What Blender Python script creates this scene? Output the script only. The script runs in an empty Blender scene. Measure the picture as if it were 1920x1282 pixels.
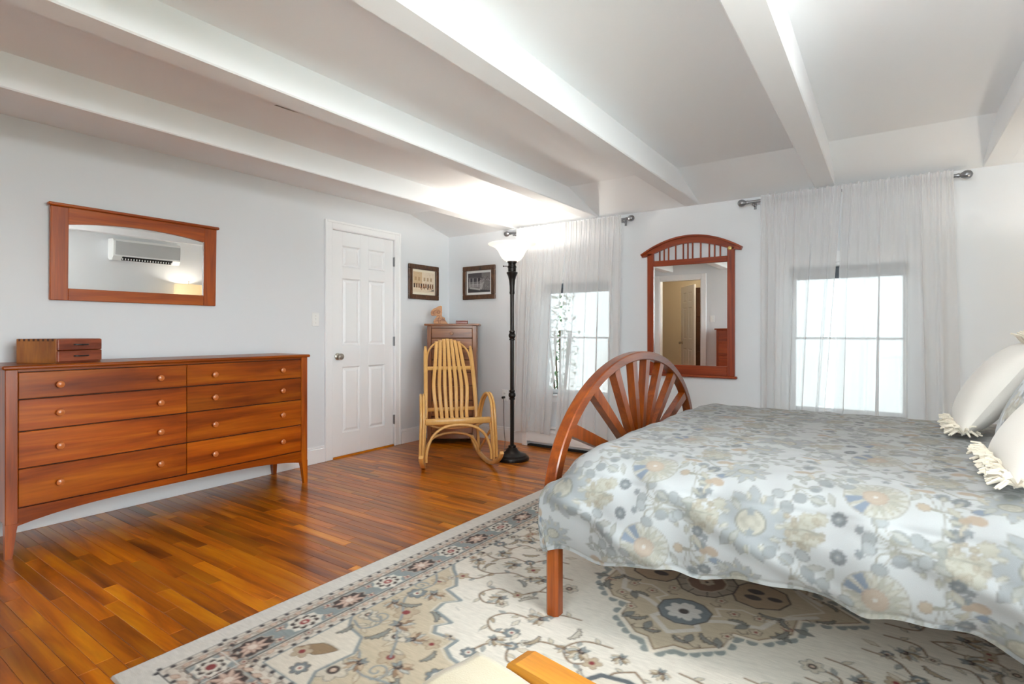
import bpy, math, random
import numpy as np
from mathutils import Vector, Matrix

random.seed(7); rng = np.random.default_rng(7)
scn = bpy.context.scene
col = scn.collection
PI = math.pi
R = math.radians

# ------------------------------------------------------------------ camera, sky, exposure
cam_d = bpy.data.cameras.new('camera'); cam = bpy.data.objects.new('camera', cam_d); col.objects.link(cam)
cam.location = (0, 0, 1.136); cam.rotation_euler = (R(90), 0, R(34.8))
cam_d.sensor_width = 36; cam_d.lens = 1015 / 1920 * 36; cam_d.shift_y = -19 / 1920; cam_d.clip_start = .02
scn.camera = cam
w = bpy.data.worlds.new('overcast_sky'); scn.world = w; w.use_nodes = True
w.node_tree.nodes['Background'].inputs[0].default_value = (.87, .945, 1, 1)
w.node_tree.nodes['Background'].inputs[1].default_value = 5.0
sun_d = bpy.data.lights.new('sun', 'SUN'); sun_d.energy = 9; sun_d.angle = R(2); sun_d.color = (1, .98, .96)
sun = bpy.data.objects.new('sun', sun_d); col.objects.link(sun)
sun.rotation_euler = Vector((.52, .06, -.85)).to_track_quat('-Z', 'Y').to_euler()      # over the left wall, so it lights the ground outdoors
vs = scn.view_settings
vs.view_transform = 'Standard'; vs.look = 'None'; vs.gamma = 1; vs.use_curve_mapping = False
vs.exposure = 1.9
try:
    cy = scn.cycles
    cy.max_bounces = 14; cy.diffuse_bounces = 8; cy.glossy_bounces = 6; cy.transmission_bounces = 8
    cy.transparent_max_bounces = 24; cy.sample_clamp_indirect = 6; cy.use_denoising = True
    cy.caustics_reflective = False; cy.caustics_refractive = False
except Exception: pass

# room numbers
XL, XR, YB, YF = -4.06, 1.12, 4.60, -.40
ZB, ZC, YS = 2.197, 2.352, 4.0          # beam underside / wall top at the eave, flat ceiling, start of the slope
W1 = (-2.86, -2.09, .53, 1.63)          # window openings x0,x1,z0,z1
W2 = (-.645, .145, .53, 1.645)
W3 = (-1.15, .20, 1.05, 2.17)            # unseen window added behind the camera as fill light
W4 = (-.28, 1.78, .50, 2.16)             # unseen right-wall window beside the bed, added for more fill (y0,y1,z0,z1)
def portal(name, loc, rot, sx, sy):
    l = bpy.data.lights.new(name, 'AREA'); l.shape = 'RECTANGLE'; l.size = sx; l.size_y = sy; l.cycles.is_portal = True
    o = bpy.data.objects.new(name, l); col.objects.link(o); o.location = loc; o.rotation_euler = rot
for nm, (a, b, c, d) in (('window_portal', W1), ('window_portal', W2)):
    portal(nm, ((a+b)/2, YB+.14, (c+d)/2), (R(-90), 0, 0), b-a, d-c)
portal('window_portal', ((W3[0]+W3[1])/2, YF-.14, (W3[2]+W3[3])/2), (R(90), 0, 0), W3[1]-W3[0], W3[3]-W3[2])

portal('window_portal', (XR+.14, (W4[0]+W4[1])/2, (W4[2]+W4[3])/2), (0, R(90), 0), W4[3]-W4[2], W4[1]-W4[0])

# ------------------------------------------------------------------ small mesh library
def lin(c):
    return tuple((x/255/12.92 if x/255 <= .04045 else ((x/255+.055)/1.055)**2.4) for x in c)

class MB:
    def __init__(s): s.v = []; s.f = []; s.m = []
    def add(s, v, f, mi=0, M=None):
        o = len(s.v)
        s.v += [tuple(M @ Vector(p)) for p in v] if M else [tuple(p) for p in v]
        s.f += [tuple(i+o for i in q) for q in f]; s.m += [mi]*len(f); return s
    def box(s, x0, x1, y0, y1, z0, z1, b=0, mi=0, M=None):
        if b <= 0:
            v = [(x, y, z) for x in (x0, x1) for y in (y0, y1) for z in (z0, z1)]
            f = [(0,1,3,2), (4,6,7,5), (0,4,5,1), (2,3,7,6), (0,2,6,4), (1,5,7,3)]
            return s.add(v, f, mi, M)
        b = min(b, (x1-x0)*.49, (y1-y0)*.49, (z1-z0)*.49)
        c = [(x0+x1)/2, (y0+y1)/2, (z0+z1)/2]; h = [(x1-x0)/2, (y1-y0)/2, (z1-z0)/2]
        v = []; ix = {}
        for sx in (-1, 1):
            for sy in (-1, 1):
                for sz in (-1, 1):
                    sg = (sx, sy, sz)
                    for a in range(3):
                        ix[sg, a] = len(v)
                        v.append(tuple(c[k] + sg[k]*(h[k] if k == a else h[k]-b) for k in range(3)))
        f = []
        for a in range(3):
            p, q = (a+1) % 3, (a+2) % 3
            for sg in (-1, 1):
                def key(i, j):
                    t = [0, 0, 0]; t[a] = sg; t[p] = i; t[q] = j; return tuple(t)
                L = [ix[key(i, j), a] for i, j in ((-1,-1), (1,-1), (1,1), (-1,1))]
                f.append(tuple(L if sg > 0 else L[::-1]))
            for i in (-1, 1):
                for j in (-1, 1):
                    def key2(k):
                        t = [0, 0, 0]; t[a] = k; t[p] = i; t[q] = j; return tuple(t)
                    L = [ix[key2(-1), p], ix[key2(1), p], ix[key2(1), q], ix[key2(-1), q]]
                    f.append(tuple(L if i*j > 0 else L[::-1]))
        for sx in (-1, 1):
            for sy in (-1, 1):
                for sz in (-1, 1):
                    L = [ix[(sx, sy, sz), a] for a in range(3)]
                    f.append(tuple(L if sx*sy*sz > 0 else L[::-1]))
        return s.add(v, f, mi, M)
    def lathe(s, prof, n=24, mi=0, M=None, cap=True):
        v = []; f = []
        for r, z in prof:
            for k in range(n):
                a = 2*PI*k/n; v.append((r*math.cos(a), r*math.sin(a), z))
        for i in range(len(prof)-1):
            for k in range(n):
                k2 = (k+1) % n
                f.append((i*n+k, i*n+k2, (i+1)*n+k2, (i+1)*n+k))
        if cap:
            f.append(tuple(range(n))[::-1]); f.append(tuple((len(prof)-1)*n+k for k in range(n)))
        return s.add(v, f, mi, M)
    def sweep(s, path, sec, up=(0, 0, 1), closed=False, mi=0, M=None, scale=None, cap=True):
        """sec: list of 2D points (side, up); up may be one vector or one per point"""
        P = [Vector(p) for p in path]; n = len(P); m = len(sec); v = []; f = []
        ref = None
        for i in range(n):
            a = P[(i-1) % n] if (closed or i > 0) else P[i]
            b = P[(i+1) % n] if (closed or i < n-1) else P[i]
            t = (b-a).normalized()
            if up is None:
                if ref is None:
                    ref = Vector((0, 0, 1)) if abs(t.z) < .9 else Vector((1, 0, 0))
                u = (ref - t*ref.dot(t)).normalized(); ref = u
            else:
                u0 = Vector(up[i] if isinstance(up[0], (tuple, list, Vector)) else up)
                u = u0 - t*u0.dot(t)
                if u.length < 1e-4: u = Vector((1, 0, 0)) - t*t.x
                u.normalize()
            sd = t.cross(u)
            k = scale[i] if scale else 1
            for (x, y) in sec: v.append(tuple(P[i] + sd*x*k + u*y*k))
        for i in range(n if closed else n-1):
            j = (i+1) % n
            for k in range(m):
                k2 = (k+1) % m
                f.append((i*m+k, i*m+k2, j*m+k2, j*m+k))
        if cap and not closed:
            f.append(tuple(range(m))[::-1]); f.append(tuple((n-1)*m+k for k in range(m)))
        return s.add(v, f, mi, M)
    def tube(s, path, r, n=8, up=None, closed=False, mi=0, M=None, scale=None):
        return s.sweep(path, [(r*math.cos(2*PI*k/n), r*math.sin(2*PI*k/n)) for k in range(n)], up, closed, mi, M, scale)
    def strip(s, path, wd, th, up=(0, 0, 1), closed=False, mi=0, M=None, c=.25):
        a, b = wd/2, th/2; e = min(a, b)*c
        sec = [(-a+e, -b), (a-e, -b), (a, -b+e), (a, b-e), (a-e, b), (-a+e, b), (-a, b-e), (-a, -b+e)]
        return s.sweep(path, sec, up, closed, mi, M)
    def prism(s, poly, t0, t1, axis='x', mi=0, M=None):
        """poly of 2D points; axis = extrusion axis; 2D -> the other two axes in order"""
        def p3(p, t):
            return {'x': (t, p[0], p[1]), 'y': (p[0], t, p[1]), 'z': (p[0], p[1], t)}[axis]
        n = len(poly)
        v = [p3(p, t0) for p in poly] + [p3(p, t1) for p in poly]
        f = [tuple(range(n))[::-1], tuple(range(n, 2*n))] + [(i, (i+1) % n, n+(i+1) % n, n+i) for i in range(n)]
        return s.add(v, f, mi, M)
    def grid(s, fn, nu, nv, mi=0, M=None):
        v = [fn(i/nu, j/nv) for i in range(nu+1) for j in range(nv+1)]
        f = [(i*(nv+1)+j, (i+1)*(nv+1)+j, (i+1)*(nv+1)+j+1, i*(nv+1)+j+1) for i in range(nu) for j in range(nv)]
        return s.add(v, f, mi, M)

def smooth_path(pts, n=6):
    P = [Vector(p) for p in pts]; out = []
    for i in range(len(P)-1):
        p0 = P[max(i-1, 0)]; p1 = P[i]; p2 = P[i+1]; p3 = P[min(i+2, len(P)-1)]
        for k in range(n):
            t = k/n
            out.append(.5*((2*p1) + (p2-p0)*t + (2*p0-5*p1+4*p2-p3)*t*t + (3*p1-p0-3*p2+p3)*t**3))
    out.append(P[-1]); return out

def mk(name, mb, mats, parent=None, loc=None, rot=None, smooth=35):
    me = bpy.data.meshes.new(name)
    me.from_pydata(mb.v, [], mb.f)
    ms = mats if isinstance(mats, (list, tuple)) else [mats]
    for m in ms: me.materials.append(m)
    if len(ms) > 1: me.polygons.foreach_set('material_index', mb.m)
    import bmesh
    bm = bmesh.new(); bm.from_mesh(me); bmesh.ops.recalc_face_normals(bm, faces=bm.faces); bm.to_mesh(me); bm.free()
    if smooth:
        me.polygons.foreach_set('use_smooth', [True]*len(me.polygons))
        me.set_sharp_from_angle(angle=R(smooth))
    me.update()
    o = bpy.data.objects.new(name, me); col.objects.link(o)
    if parent: o.parent = parent
    if loc: o.location = loc
    if rot: o.rotation_euler = rot
    return o
def thing(name, label, cat, loc=(0, 0, 0), rz=0, group=None):
    o = bpy.data.objects.new(name, None); col.objects.link(o); o.location = loc; o.rotation_euler = (0, 0, rz)
    o.empty_display_size = .1
    return tag(o, label, cat, group)
def tag(o, label=None, cat=None, group=None, kind=None):
    if label: o['label'] = label
    if cat: o['category'] = cat
    if group: o['group'] = group
    if kind: o['kind'] = kind
    return o
def struct(o, label=None): return tag(o, label, None, None, 'structure')
def copy_tree(o, parent=None):
    c = o.copy(); col.objects.link(c); c.parent = parent
    for ch in o.children: copy_tree(ch, c)
    return c
def grid_mesh(name, V, nu, nv, mats, colors=None, parent=None, flip=False):
    """V: (nu,nv,3) array -> one quad-grid mesh with an optional 'print' colour attribute"""
    me = bpy.data.meshes.new(name)
    nvt = nu*nv; nf = (nu-1)*(nv-1)
    me.vertices.add(nvt); me.vertices.foreach_set('co', np.ascontiguousarray(V, dtype=np.float32).ravel())
    I = np.arange(nvt).reshape(nu, nv)
    q = np.stack([I[:-1, :-1], I[1:, :-1], I[1:, 1:], I[:-1, 1:]], -1).reshape(-1, 4)
    if flip: q = q[:, ::-1]
    me.loops.add(nf*4); me.loops.foreach_set('vertex_index', np.ascontiguousarray(q.ravel(), dtype=np.int32))
    me.polygons.add(nf); me.polygons.foreach_set('loop_start', np.arange(0, nf*4, 4, dtype=np.int32))
    me.polygons.foreach_set('use_smooth', np.ones(nf, dtype=bool))
    me.update(calc_edges=True); me.validate()
    if colors is not None:
        ca = me.color_attributes.new('print', 'FLOAT_COLOR', 'POINT')
        a = np.ones((nvt, 4), np.float32); a[:, :3] = colors.reshape(-1, 3)
        ca.data.foreach_set('color', a.ravel())
    for m in (mats if isinstance(mats, (list, tuple)) else [mats]): me.materials.append(m)
    o = bpy.data.objects.new(name, me); col.objects.link(o)
    if parent: o.parent = parent
    return o

# ------------------------------------------------------------------ materials
def new_mat(name):
    m = bpy.data.materials.new(name); m.use_nodes = True
    nt = m.node_tree; b = nt.nodes['Principled BSDF']
    return m, nt, b
def plain(name, rgb, rough=.5, metal=0, bump=0, bscale=200, spec=.5, var=0, coat=0, sheen=0):
    m, nt, b = new_mat(name)
    c = (*lin(rgb), 1)
    b.inputs['Base Color'].default_value = c; b.inputs['Roughness'].default_value = rough
    b.inputs['Metallic'].default_value = metal; b.inputs['Specular IOR Level'].default_value = spec
    b.inputs['Coat Weight'].default_value = coat; b.inputs['Coat Roughness'].default_value = .1
    b.inputs['Sheen Weight'].default_value = sheen
    if bump or var:
        tc = nt.nodes.new('ShaderNodeTexCoord'); n = nt.nodes.new('ShaderNodeTexNoise')
        n.inputs['Scale'].default_value = bscale; n.inputs['Detail'].default_value = 3
        nt.links.new(tc.outputs['Object'], n.inputs['Vector'])
        if bump:
            bp = nt.nodes.new('ShaderNodeBump'); bp.inputs['Strength'].default_value = bump; bp.inputs['Distance'].default_value = .002
            nt.links.new(n.outputs['Fac'], bp.inputs['Height']); nt.links.new(bp.outputs['Normal'], b.inputs['Normal'])
        if var:
            n2 = nt.nodes.new('ShaderNodeTexNoise'); n2.inputs['Scale'].default_value = 3
            nt.links.new(tc.outputs['Object'], n2.inputs['Vector'])
            r = nt.nodes.new('ShaderNodeValToRGB')
            r.color_ramp.elements[0].position = .3; r.color_ramp.elements[1].position = .7
            r.color_ramp.elements[0].color = (*[x*(1-var) for x in c[:3]], 1); r.color_ramp.elements[1].color = c
            nt.links.new(n2.outputs['Fac'], r.inputs['Fac']); nt.links.new(r.outputs['Color'], b.inputs['Base Color'])
    return m
def wood(name, dark, mid, light, axis='y', across=16, along=1.1, rough=.34, coat=.25, tone=.25, island=False, streak=.0, spec=.5, pore=.17):
    """grain runs along the given object axis; every object (or island) gets its own offset and tone"""
    m, nt, b = new_mat(name); N = nt.nodes.new; L = nt.links.new
    tc = N('ShaderNodeTexCoord'); mp = N('ShaderNodeMapping')
    sc = [across]*3; sc['xyz'.index(axis)] = along
    mp.inputs['Scale'].default_value = sc
    L(tc.outputs['Object'], mp.inputs['Vector'])
    if island: rnd = N('ShaderNodeNewGeometry').outputs['Random Per Island']
    else: rnd = N('ShaderNodeObjectInfo').outputs['Random']
    cb = N('ShaderNodeVectorMath'); cb.operation = 'SCALE'; cb.inputs[0].default_value = (37, 61, 23)
    L(rnd, cb.inputs['Scale'])
    ad = N('ShaderNodeVectorMath'); ad.operation = 'ADD'
    L(mp.outputs['Vector'], ad.inputs[0]); L(cb.outputs['Vector'], ad.inputs[1])
    n1 = N('ShaderNodeTexNoise'); n1.inputs['Scale'].default_value = 1; n1.inputs['Detail'].default_value = 5
    n1.inputs['Roughness'].default_value = .55; n1.inputs['Distortion'].default_value = .9
    L(ad.outputs['Vector'], n1.inputs['Vector'])
    rp = N('ShaderNodeValToRGB'); e = rp.color_ramp.elements
    e[0].position = .30; e[0].color = (*lin(dark), 1); e[1].position = .72; e[1].color = (*lin(light), 1)
    k = e.new(.5); k.color = (*lin(mid), 1)
    L(n1.outputs['Fac'], rp.inputs['Fac'])
    # fine pores
    m2 = N('ShaderNodeMapping'); s2 = [across*9]*3; s2['xyz'.index(axis)] = along*5
    m2.inputs['Scale'].default_value = s2; L(tc.outputs['Object'], m2.inputs['Vector'])
    n2 = N('ShaderNodeTexNoise'); n2.inputs['Scale'].default_value = 1; n2.inputs['Detail'].default_value = 2
    L(m2.outputs['Vector'], n2.inputs['Vector'])
    r2 = N('ShaderNodeMapRange'); r2.inputs[1].default_value = .3; r2.inputs[2].default_value = .7
    r2.inputs[3].default_value = 1-pore; r2.inputs[4].default_value = 1+pore*.6
    L(n2.outputs['Fac'], r2.inputs[0])
    # tone per piece
    r3 = N('ShaderNodeMapRange'); r3.inputs[3].default_value = 1-tone; r3.inputs[4].default_value = 1+tone*.8
    L(rnd, r3.inputs[0])
    mu = N('ShaderNodeMath'); mu.operation = 'MULTIPLY'; L(r2.outputs[0], mu.inputs[0]); L(r3.outputs[0], mu.inputs[1])
    src = mu.outputs[0]
    if streak:
        m4 = N('ShaderNodeMapping'); s4 = [across*.9]*3; s4['xyz'.index(axis)] = along*.55
        m4.inputs['Scale'].default_value = s4; m4.inputs['Location'].default_value = (4.1, 2.7, 9.3)
        L(tc.outputs['Object'], m4.inputs['Vector'])
        a4 = N('ShaderNodeVectorMath'); a4.operation = 'ADD'; L(m4.outputs['Vector'], a4.inputs[0]); L(cb.outputs['Vector'], a4.inputs[1])
        n4 = N('ShaderNodeTexNoise'); n4.inputs['Scale'].default_value = 1; n4.inputs['Detail'].default_value = 3; n4.inputs['Distortion'].default_value = .5
        L(a4.outputs['Vector'], n4.inputs['Vector'])
        r4 = N('ShaderNodeMapRange'); r4.inputs[1].default_value = .56; r4.inputs[2].default_value = .7
        r4.inputs[3].default_value = 1; r4.inputs[4].default_value = 1-streak
        L(n4.outputs['Fac'], r4.inputs[0])
        mm = N('ShaderNodeMath'); mm.operation = 'MULTIPLY'; L(src, mm.inputs[0]); L(r4.outputs[0], mm.inputs[1]); src = mm.outputs[0]
    mx = N('ShaderNodeVectorMath'); mx.operation = 'SCALE'; L(rp.outputs['Color'], mx.inputs[0]); L(src, mx.inputs['Scale'])
    L(mx.outputs['Vector'], b.inputs['Base Color'])
    b.inputs['Roughness'].default_value = rough; b.inputs['Specular IOR Level'].default_value = spec
    b.inputs['Coat Weight'].default_value = coat; b.inputs['Coat Roughness'].default_value = .14
    bp = N('ShaderNodeBump'); bp.inputs['Strength'].default_value = .12; bp.inputs['Distance'].default_value = .001
    L(n2.outputs['Fac'], bp.inputs['Height']); L(bp.outputs['Normal'], b.inputs['Normal'])
    return m
def printed(name, rough=.85, sheen=.1, weave=900, bump=.25):
    m, nt, b = new_mat(name); N = nt.nodes.new; L = nt.links.new
    at = N('ShaderNodeAttribute'); at.attribute_name = 'print'
    tc = N('ShaderNodeTexCoord'); n = N('ShaderNodeTexNoise'); n.inputs['Scale'].default_value = weave; n.inputs['Detail'].default_value = 2
    L(tc.outputs['Object'], n.inputs['Vector'])
    mr = N('ShaderNodeMapRange'); mr.inputs[3].default_value = .9; mr.inputs[4].default_value = 1.08
    L(n.outputs['Fac'], mr.inputs[0])
    sc = N('ShaderNodeVectorMath'); sc.operation = 'SCALE'; L(at.outputs['Color'], sc.inputs[0]); L(mr.outputs[0], sc.inputs['Scale'])
    L(sc.outputs['Vector'], b.inputs['Base Color'])
    b.inputs['Roughness'].default_value = rough; b.inputs['Specular IOR Level'].default_value = .2; b.inputs['Sheen Weight'].default_value = sheen
    bp = N('ShaderNodeBump'); bp.inputs['Strength'].default_value = bump; bp.inputs['Distance'].default_value = .002
    L(n.outputs['Fac'], bp.inputs['Height']); L(bp.outputs['Normal'], b.inputs['Normal'])
    return m
def emit_mat(name, rgb, strength, base=(255, 255, 255)):
    m, nt, b = new_mat(name)
    b.inputs['Base Color'].default_value = (*lin(base), 1)
    b.inputs['Emission Color'].default_value = (*lin(rgb), 1); b.inputs['Emission Strength'].default_value = strength
    b.inputs['Roughness'].default_value = .3
    return m
def mirror_mat():
    m, nt, b = new_mat('mirror_silver')
    b.inputs['Base Color'].default_value = (.93, .93, .92, 1); b.inputs['Metallic'].default_value = 1; b.inputs['Roughness'].default_value = 0
    return m
def thin_glass(name='window_glass', tint=(.96, .98, .97, 1)):
    m, nt, b = new_mat(name); N = nt.nodes.new; L = nt.links.new
    t = N('ShaderNodeBsdfTransparent'); t.inputs[0].default_value = tint
    g = N('ShaderNodeBsdfGlossy'); g.inputs['Roughness'].default_value = .02
    f = N('ShaderNodeFresnel'); f.inputs[0].default_value = 1.45
    mx = N('ShaderNodeMixShader'); L(f.outputs[0], mx.inputs[0]); L(t.outputs[0], mx.inputs[1]); L(g.outputs[0], mx.inputs[2])
    L(mx.outputs[0], nt.nodes['Material Output'].inputs['Surface']); return m
def sheer(name, open_=.30):
    m, nt, b = new_mat(name); N = nt.nodes.new; L = nt.links.new
    t = N('ShaderNodeBsdfTransparent')
    d = N('ShaderNodeBsdfDiffuse'); d.inputs[0].default_value = (.80, .795, .79, 1)
    tl = N('ShaderNodeBsdfTranslucent'); tl.inputs[0].default_value = (.88, .89, .92, 1)
    a = N('ShaderNodeMixShader'); a.inputs[0].default_value = .32; L(d.outputs[0], a.inputs[1]); L(tl.outputs[0], a.inputs[2])
    lw = N('ShaderNodeLayerWeight'); lw.inputs[0].default_value = .35
    mr = N('ShaderNodeMapRange'); mr.inputs[3].default_value = 1-open_; mr.inputs[4].default_value = .97
    L(lw.outputs['Facing'], mr.inputs[0])
    mx = N('ShaderNodeMixShader'); L(mr.outputs[0], mx.inputs[0]); L(t.outputs[0], mx.inputs[1]); L(a.outputs[0], mx.inputs[2])
    L(mx.outputs[0], nt.nodes['Material Output'].inputs['Surface']); return m

M_wall = plain('pale_blue_grey_wall', (223, 226, 229), .75, bump=.08, bscale=140)
M_ceil = plain('white_ceiling_paint', (240, 242, 244), .8, bump=.06, bscale=120)
M_trim = plain('white_trim_paint', (240, 241, 242), .4, bump=.03, bscale=90)
M_hall = plain('beige_hall_paint', (196, 184, 160), .8, bump=.05, bscale=120)
CH = dict(dark=(106, 41, 0), mid=(150, 67, 1), light=(184, 98, 6))
M_cherry_y = wood('cherry_grain_y', **CH, axis='y', across=9, along=.9, streak=.22, coat=.08, spec=.35)
M_cherry_z = wood('cherry_grain_z', **CH, axis='z', across=16, along=1.0)
M_cherry_x = wood('cherry_grain_x', **CH, axis='x', across=14, along=1.0)
FR = dict(dark=(128, 50, 1), mid=(162, 72, 4), light=(180, 90, 10))
M_frame_y = wood('mirror_cherry_y', **FR, axis='y', across=18, along=1.2, tone=.08)
M_frame_z = wood('mirror_cherry_z', **FR, axis='z', across=18, along=1.2, tone=.08)
RD = dict(dark=(110, 34, 3), mid=(142, 52, 8), light=(160, 68, 16))
M_red_x = wood('red_cherry_x', **RD, axis='x', across=18, along=1.2, tone=.08)
M_red_z = wood('red_cherry_z', **RD, axis='z', across=18, along=1.2, tone=.08)
BD = dict(dark=(94, 36, 1), mid=(126, 55, 3), light=(150, 74, 10))
M_bed_y = wood('bed_cherry_y', **BD, axis='y', across=16, along=1.2, tone=.1, coat=.4, rough=.3)
M_bed_z = wood('bed_cherry_z', **BD, axis='z', across=16, along=1.2, tone=.12, coat=.4, rough=.3)
BR = dict(dark=(106, 58, 26), mid=(140, 84, 42), light=(158, 102, 56))
M_chest_x = wood('brown_cherry_x', **BR, axis='x', across=16, along=1.2, tone=.1)
M_chest_z = wood('brown_cherry_z', **BR, axis='z', across=16, along=1.2, tone=.1)
M_hick = wood('pale_hickory', (206, 154, 84), (214, 164, 94), (221, 173, 104), axis='z', across=9, along=3, pore=.05, tone=.05, coat=.3, rough=.35)
M_pale = wood('pale_oak', (160, 98, 16), (180, 116, 26), (194, 132, 38), axis='x', across=18, along=1.5, tone=.05, coat=.3, rough=.4)
M_knobw = plain('knob_wood', (186, 106, 52), .3, coat=.3)
M_mirror = mirror_mat(); M_glass = thin_glass(); M_glass_t = thin_glass('dimming_window_glass', (.36, .375, .37, 1)); M_sheer = sheer('white_sheer_fabric')  # tint added to the curtained panes to dim the daylight through them
M_bronze = plain('dark_bronze', (38, 33, 30), .32, metal=.6, spec=.5)
M_nickel = plain('satin_nickel', (186, 180, 170), .36, metal=1)
M_pewter = plain('pewter_metal', (150, 151, 154), .3, metal=.9)
M_black = plain('black_plastic', (24, 24, 25), .4)
M_white_pl = plain('white_plastic', (236, 237, 236), .35)
M_slot = plain('dark_gap', (22, 20, 18), .9)
M_cream = plain('cream_cushion_cloth', (176, 165, 142), .9, bump=.3, bscale=260, spec=.2, sheen=.2, var=.05)
M_white_cl = plain('white_cotton', (216, 212, 205), .9, bump=.3, bscale=320, spec=.2, sheen=.2)
M_fringe = plain('ivory_fringe_yarn', (222, 214, 198), .95, spec=.1, sheen=.3)
M_print = printed('printed_cotton'); M_rug = printed('woven_rug_pile', .95, .15, 420, .5); M_paper = printed('printed_paper', .6, 0, 50, 0)
# ------------------------------------------------------------------ the room shell
def wall_with_holes(name, a0, a1, z1, holes, plane, t0, t1, mat):
    """plane 'x' or 'y': wall normal; a = the horizontal axis along the wall; holes (a0,a1,z0,z1)"""
    mb = MB(); cuts = sorted({a0, a1} | {h[0] for h in holes} | {h[1] for h in holes})
    for u0, u1 in zip(cuts[:-1], cuts[1:]):
        hs = [h for h in holes if h[0] <= u0+1e-6 and h[1] >= u1-1e-6]
        spans = [(0, z1)] if not hs else [s for s in ((0, hs[0][2]), (hs[0][3], z1)) if s[1]-s[0] > .005]
        for q0, q1 in spans:
            if plane == 'x': mb.box(t0, t1, u0, u1, q0, q1)
            else: mb.box(u0, u1, t0, t1, q0, q1)
    return struct(mk(name, mb, mat, smooth=0))
DO = (3.035, 3.785, 0, 2.06)          # door opening in the left wall (y0,y1,z0,z1)
HO = (-3.40, -2.66, 0, 2.06)          # doorway in the wall behind the camera (x0,x1)
wall_with_holes('wall_left', YF, YB, 2.5, [DO], 'x', XL-.12, XL, M_wall)
wall_with_holes('wall_back', XL-.12, XR+.12, 2.5, [W1, W2], 'y', YB, YB+.14, M_wall)
wall_with_holes('wall_right', YF, YB, 2.5, [W4], 'x', XR, XR+.12, M_wall)
wall_with_holes('wall_front', XL-.12, XR+.12, 2.5, [HO, W3], 'y', YF-.12, YF, M_wall)
mb = MB()
mb.prism([(YF, ZC), (YS, ZC), (YB, ZB), (YB, 2.5), (YF, 2.5)], XL, XR, 'x')
ceil = struct(mk('ceiling', mb, M_ceil, smooth=0), 'white plaster ceiling sloping down to the window wall')
for x0, x1 in ((-3.288, -3.152), (-2.335, -2.202), (-1.415, -1.287), (-.447, -.314), (.497, .630)):
    mb = MB(); mb.box(x0, x1, YF, YB, ZB-.001, ZC+.02, .006)
    mk('beam', mb, M_ceil, ceil)
mb = MB()
mb.add([(-2.705, 1.655, ZC-.001), (-2.690, 1.66, ZC-.001), (-2.686, 1.74, ZC-.001), (-2.692, 1.80, ZC-.001), (-2.699, 1.74, ZC-.001)], [(0, 1, 2, 3, 4)])
mk('paint_chip', mb, plain('bare_plaster', (150, 148, 142), .9), ceil)

# floor: oak strips running across the room
PL = dict(dark=(116, 52, 1), mid=(184, 100, 2), light=(214, 140, 16))
M_plank = wood('amber_oak_plank', **PL, axis='x', across=10, along=1.0, pore=.08, rough=.32, coat=.4, tone=.34, streak=.55, spec=.4)
M_plank_i = wood('amber_oak_plank_far', **PL, axis='x', across=10, along=1.0, pore=.08, rough=.32, coat=.4, tone=.34, streak=.55, spec=.4, island=True)
mb = MB(); mb.box(XL-.1, XR+.1, YF-2.2, YB+.1, -.08, -.0135)
floor = struct(mk('floor', mb, plain('dark_subfloor', (46, 26, 10), .8), smooth=0), 'glossy amber oak strip floor')
PWID = .0572; rest = MB(); nplank = 0; row = 0
y = .42
XE = -1.93
while y < YB - .004:
    y1 = min(y + PWID, YB - .002)
    x = XL + .002
    first = True
    while x < XE:
        ln = random.uniform(.38, 1.05) * (random.uniform(.35, 1) if first else 1); first = False
        x1 = min(x + ln, XE + .25)
        if x1 > XE - .12: x1 = XE
        mb = MB(); mb.box(x + .0004, x1 - .0004, y + .0004, y1 - .0004, -.0135, random.uniform(-.0004, 0), .0012)
        cxp, cyp = (x+x1)/2, (y+y1)/2
        mb.v = [(a-cxp, b-cyp, c) for a, b, c in mb.v]
        if nplank < 298:
            mk('plank', mb, M_plank, floor, (cxp, cyp, 0), smooth=0); nplank += 1
        else: rest.add([(a+cxp, b+cyp, c) for a, b, c in mb.v], mb.f)
        x = x1
    y += PWID; row += 1
def fill(xa, xb, ya, yb):
    y = ya
    while y < yb - .01:
        y1 = min(y+PWID, yb); x = xa
        while x < xb - .01:
            x1 = min(x + random.uniform(.4, 1.1), xb)
            rest.box(x+.0004, x1-.0004, y+.0004, y1-.0004, -.0135, -.0003, .0012); x = x1
        y += PWID
fill(XE, XR-.002, .42, YB-.002); fill(XL+.002, XR-.002, YF, .42); fill(XL+.1, -1.9, -2.3, YF)
tag(mk('plank_field', rest, M_plank_i, floor, smooth=0), kind='stuff')

# skirting boards
def skirting(name, boxes):
    mb = MB()
    for (x0, x1, y0, y1, ax) in boxes:
        if ax == 'x':   # along y, on a wall of normal +x
            mb.box(x0, x1, y0, y1, 0, .122, .002); mb.box(x0, x0+(x1-x0)*.6, y0, y1, .122, .146, .004)
        else:
            mb.box(x0, x1, y0, y1, 0, .122, .002); mb.box(x0, x1, y1-(y1-y0)*.6, y1, .122, .146, .004)
    return struct(mk(name, mb, M_trim))
skirting('baseboard_left', [(XL, XL+.016, YF, 2.958, 'x'), (XL, XL+.016, 3.862, YB, 'x')])
skirting('baseboard_back', [(XL+.016, -3.035, YB-.016, YB, 'y')])

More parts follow.
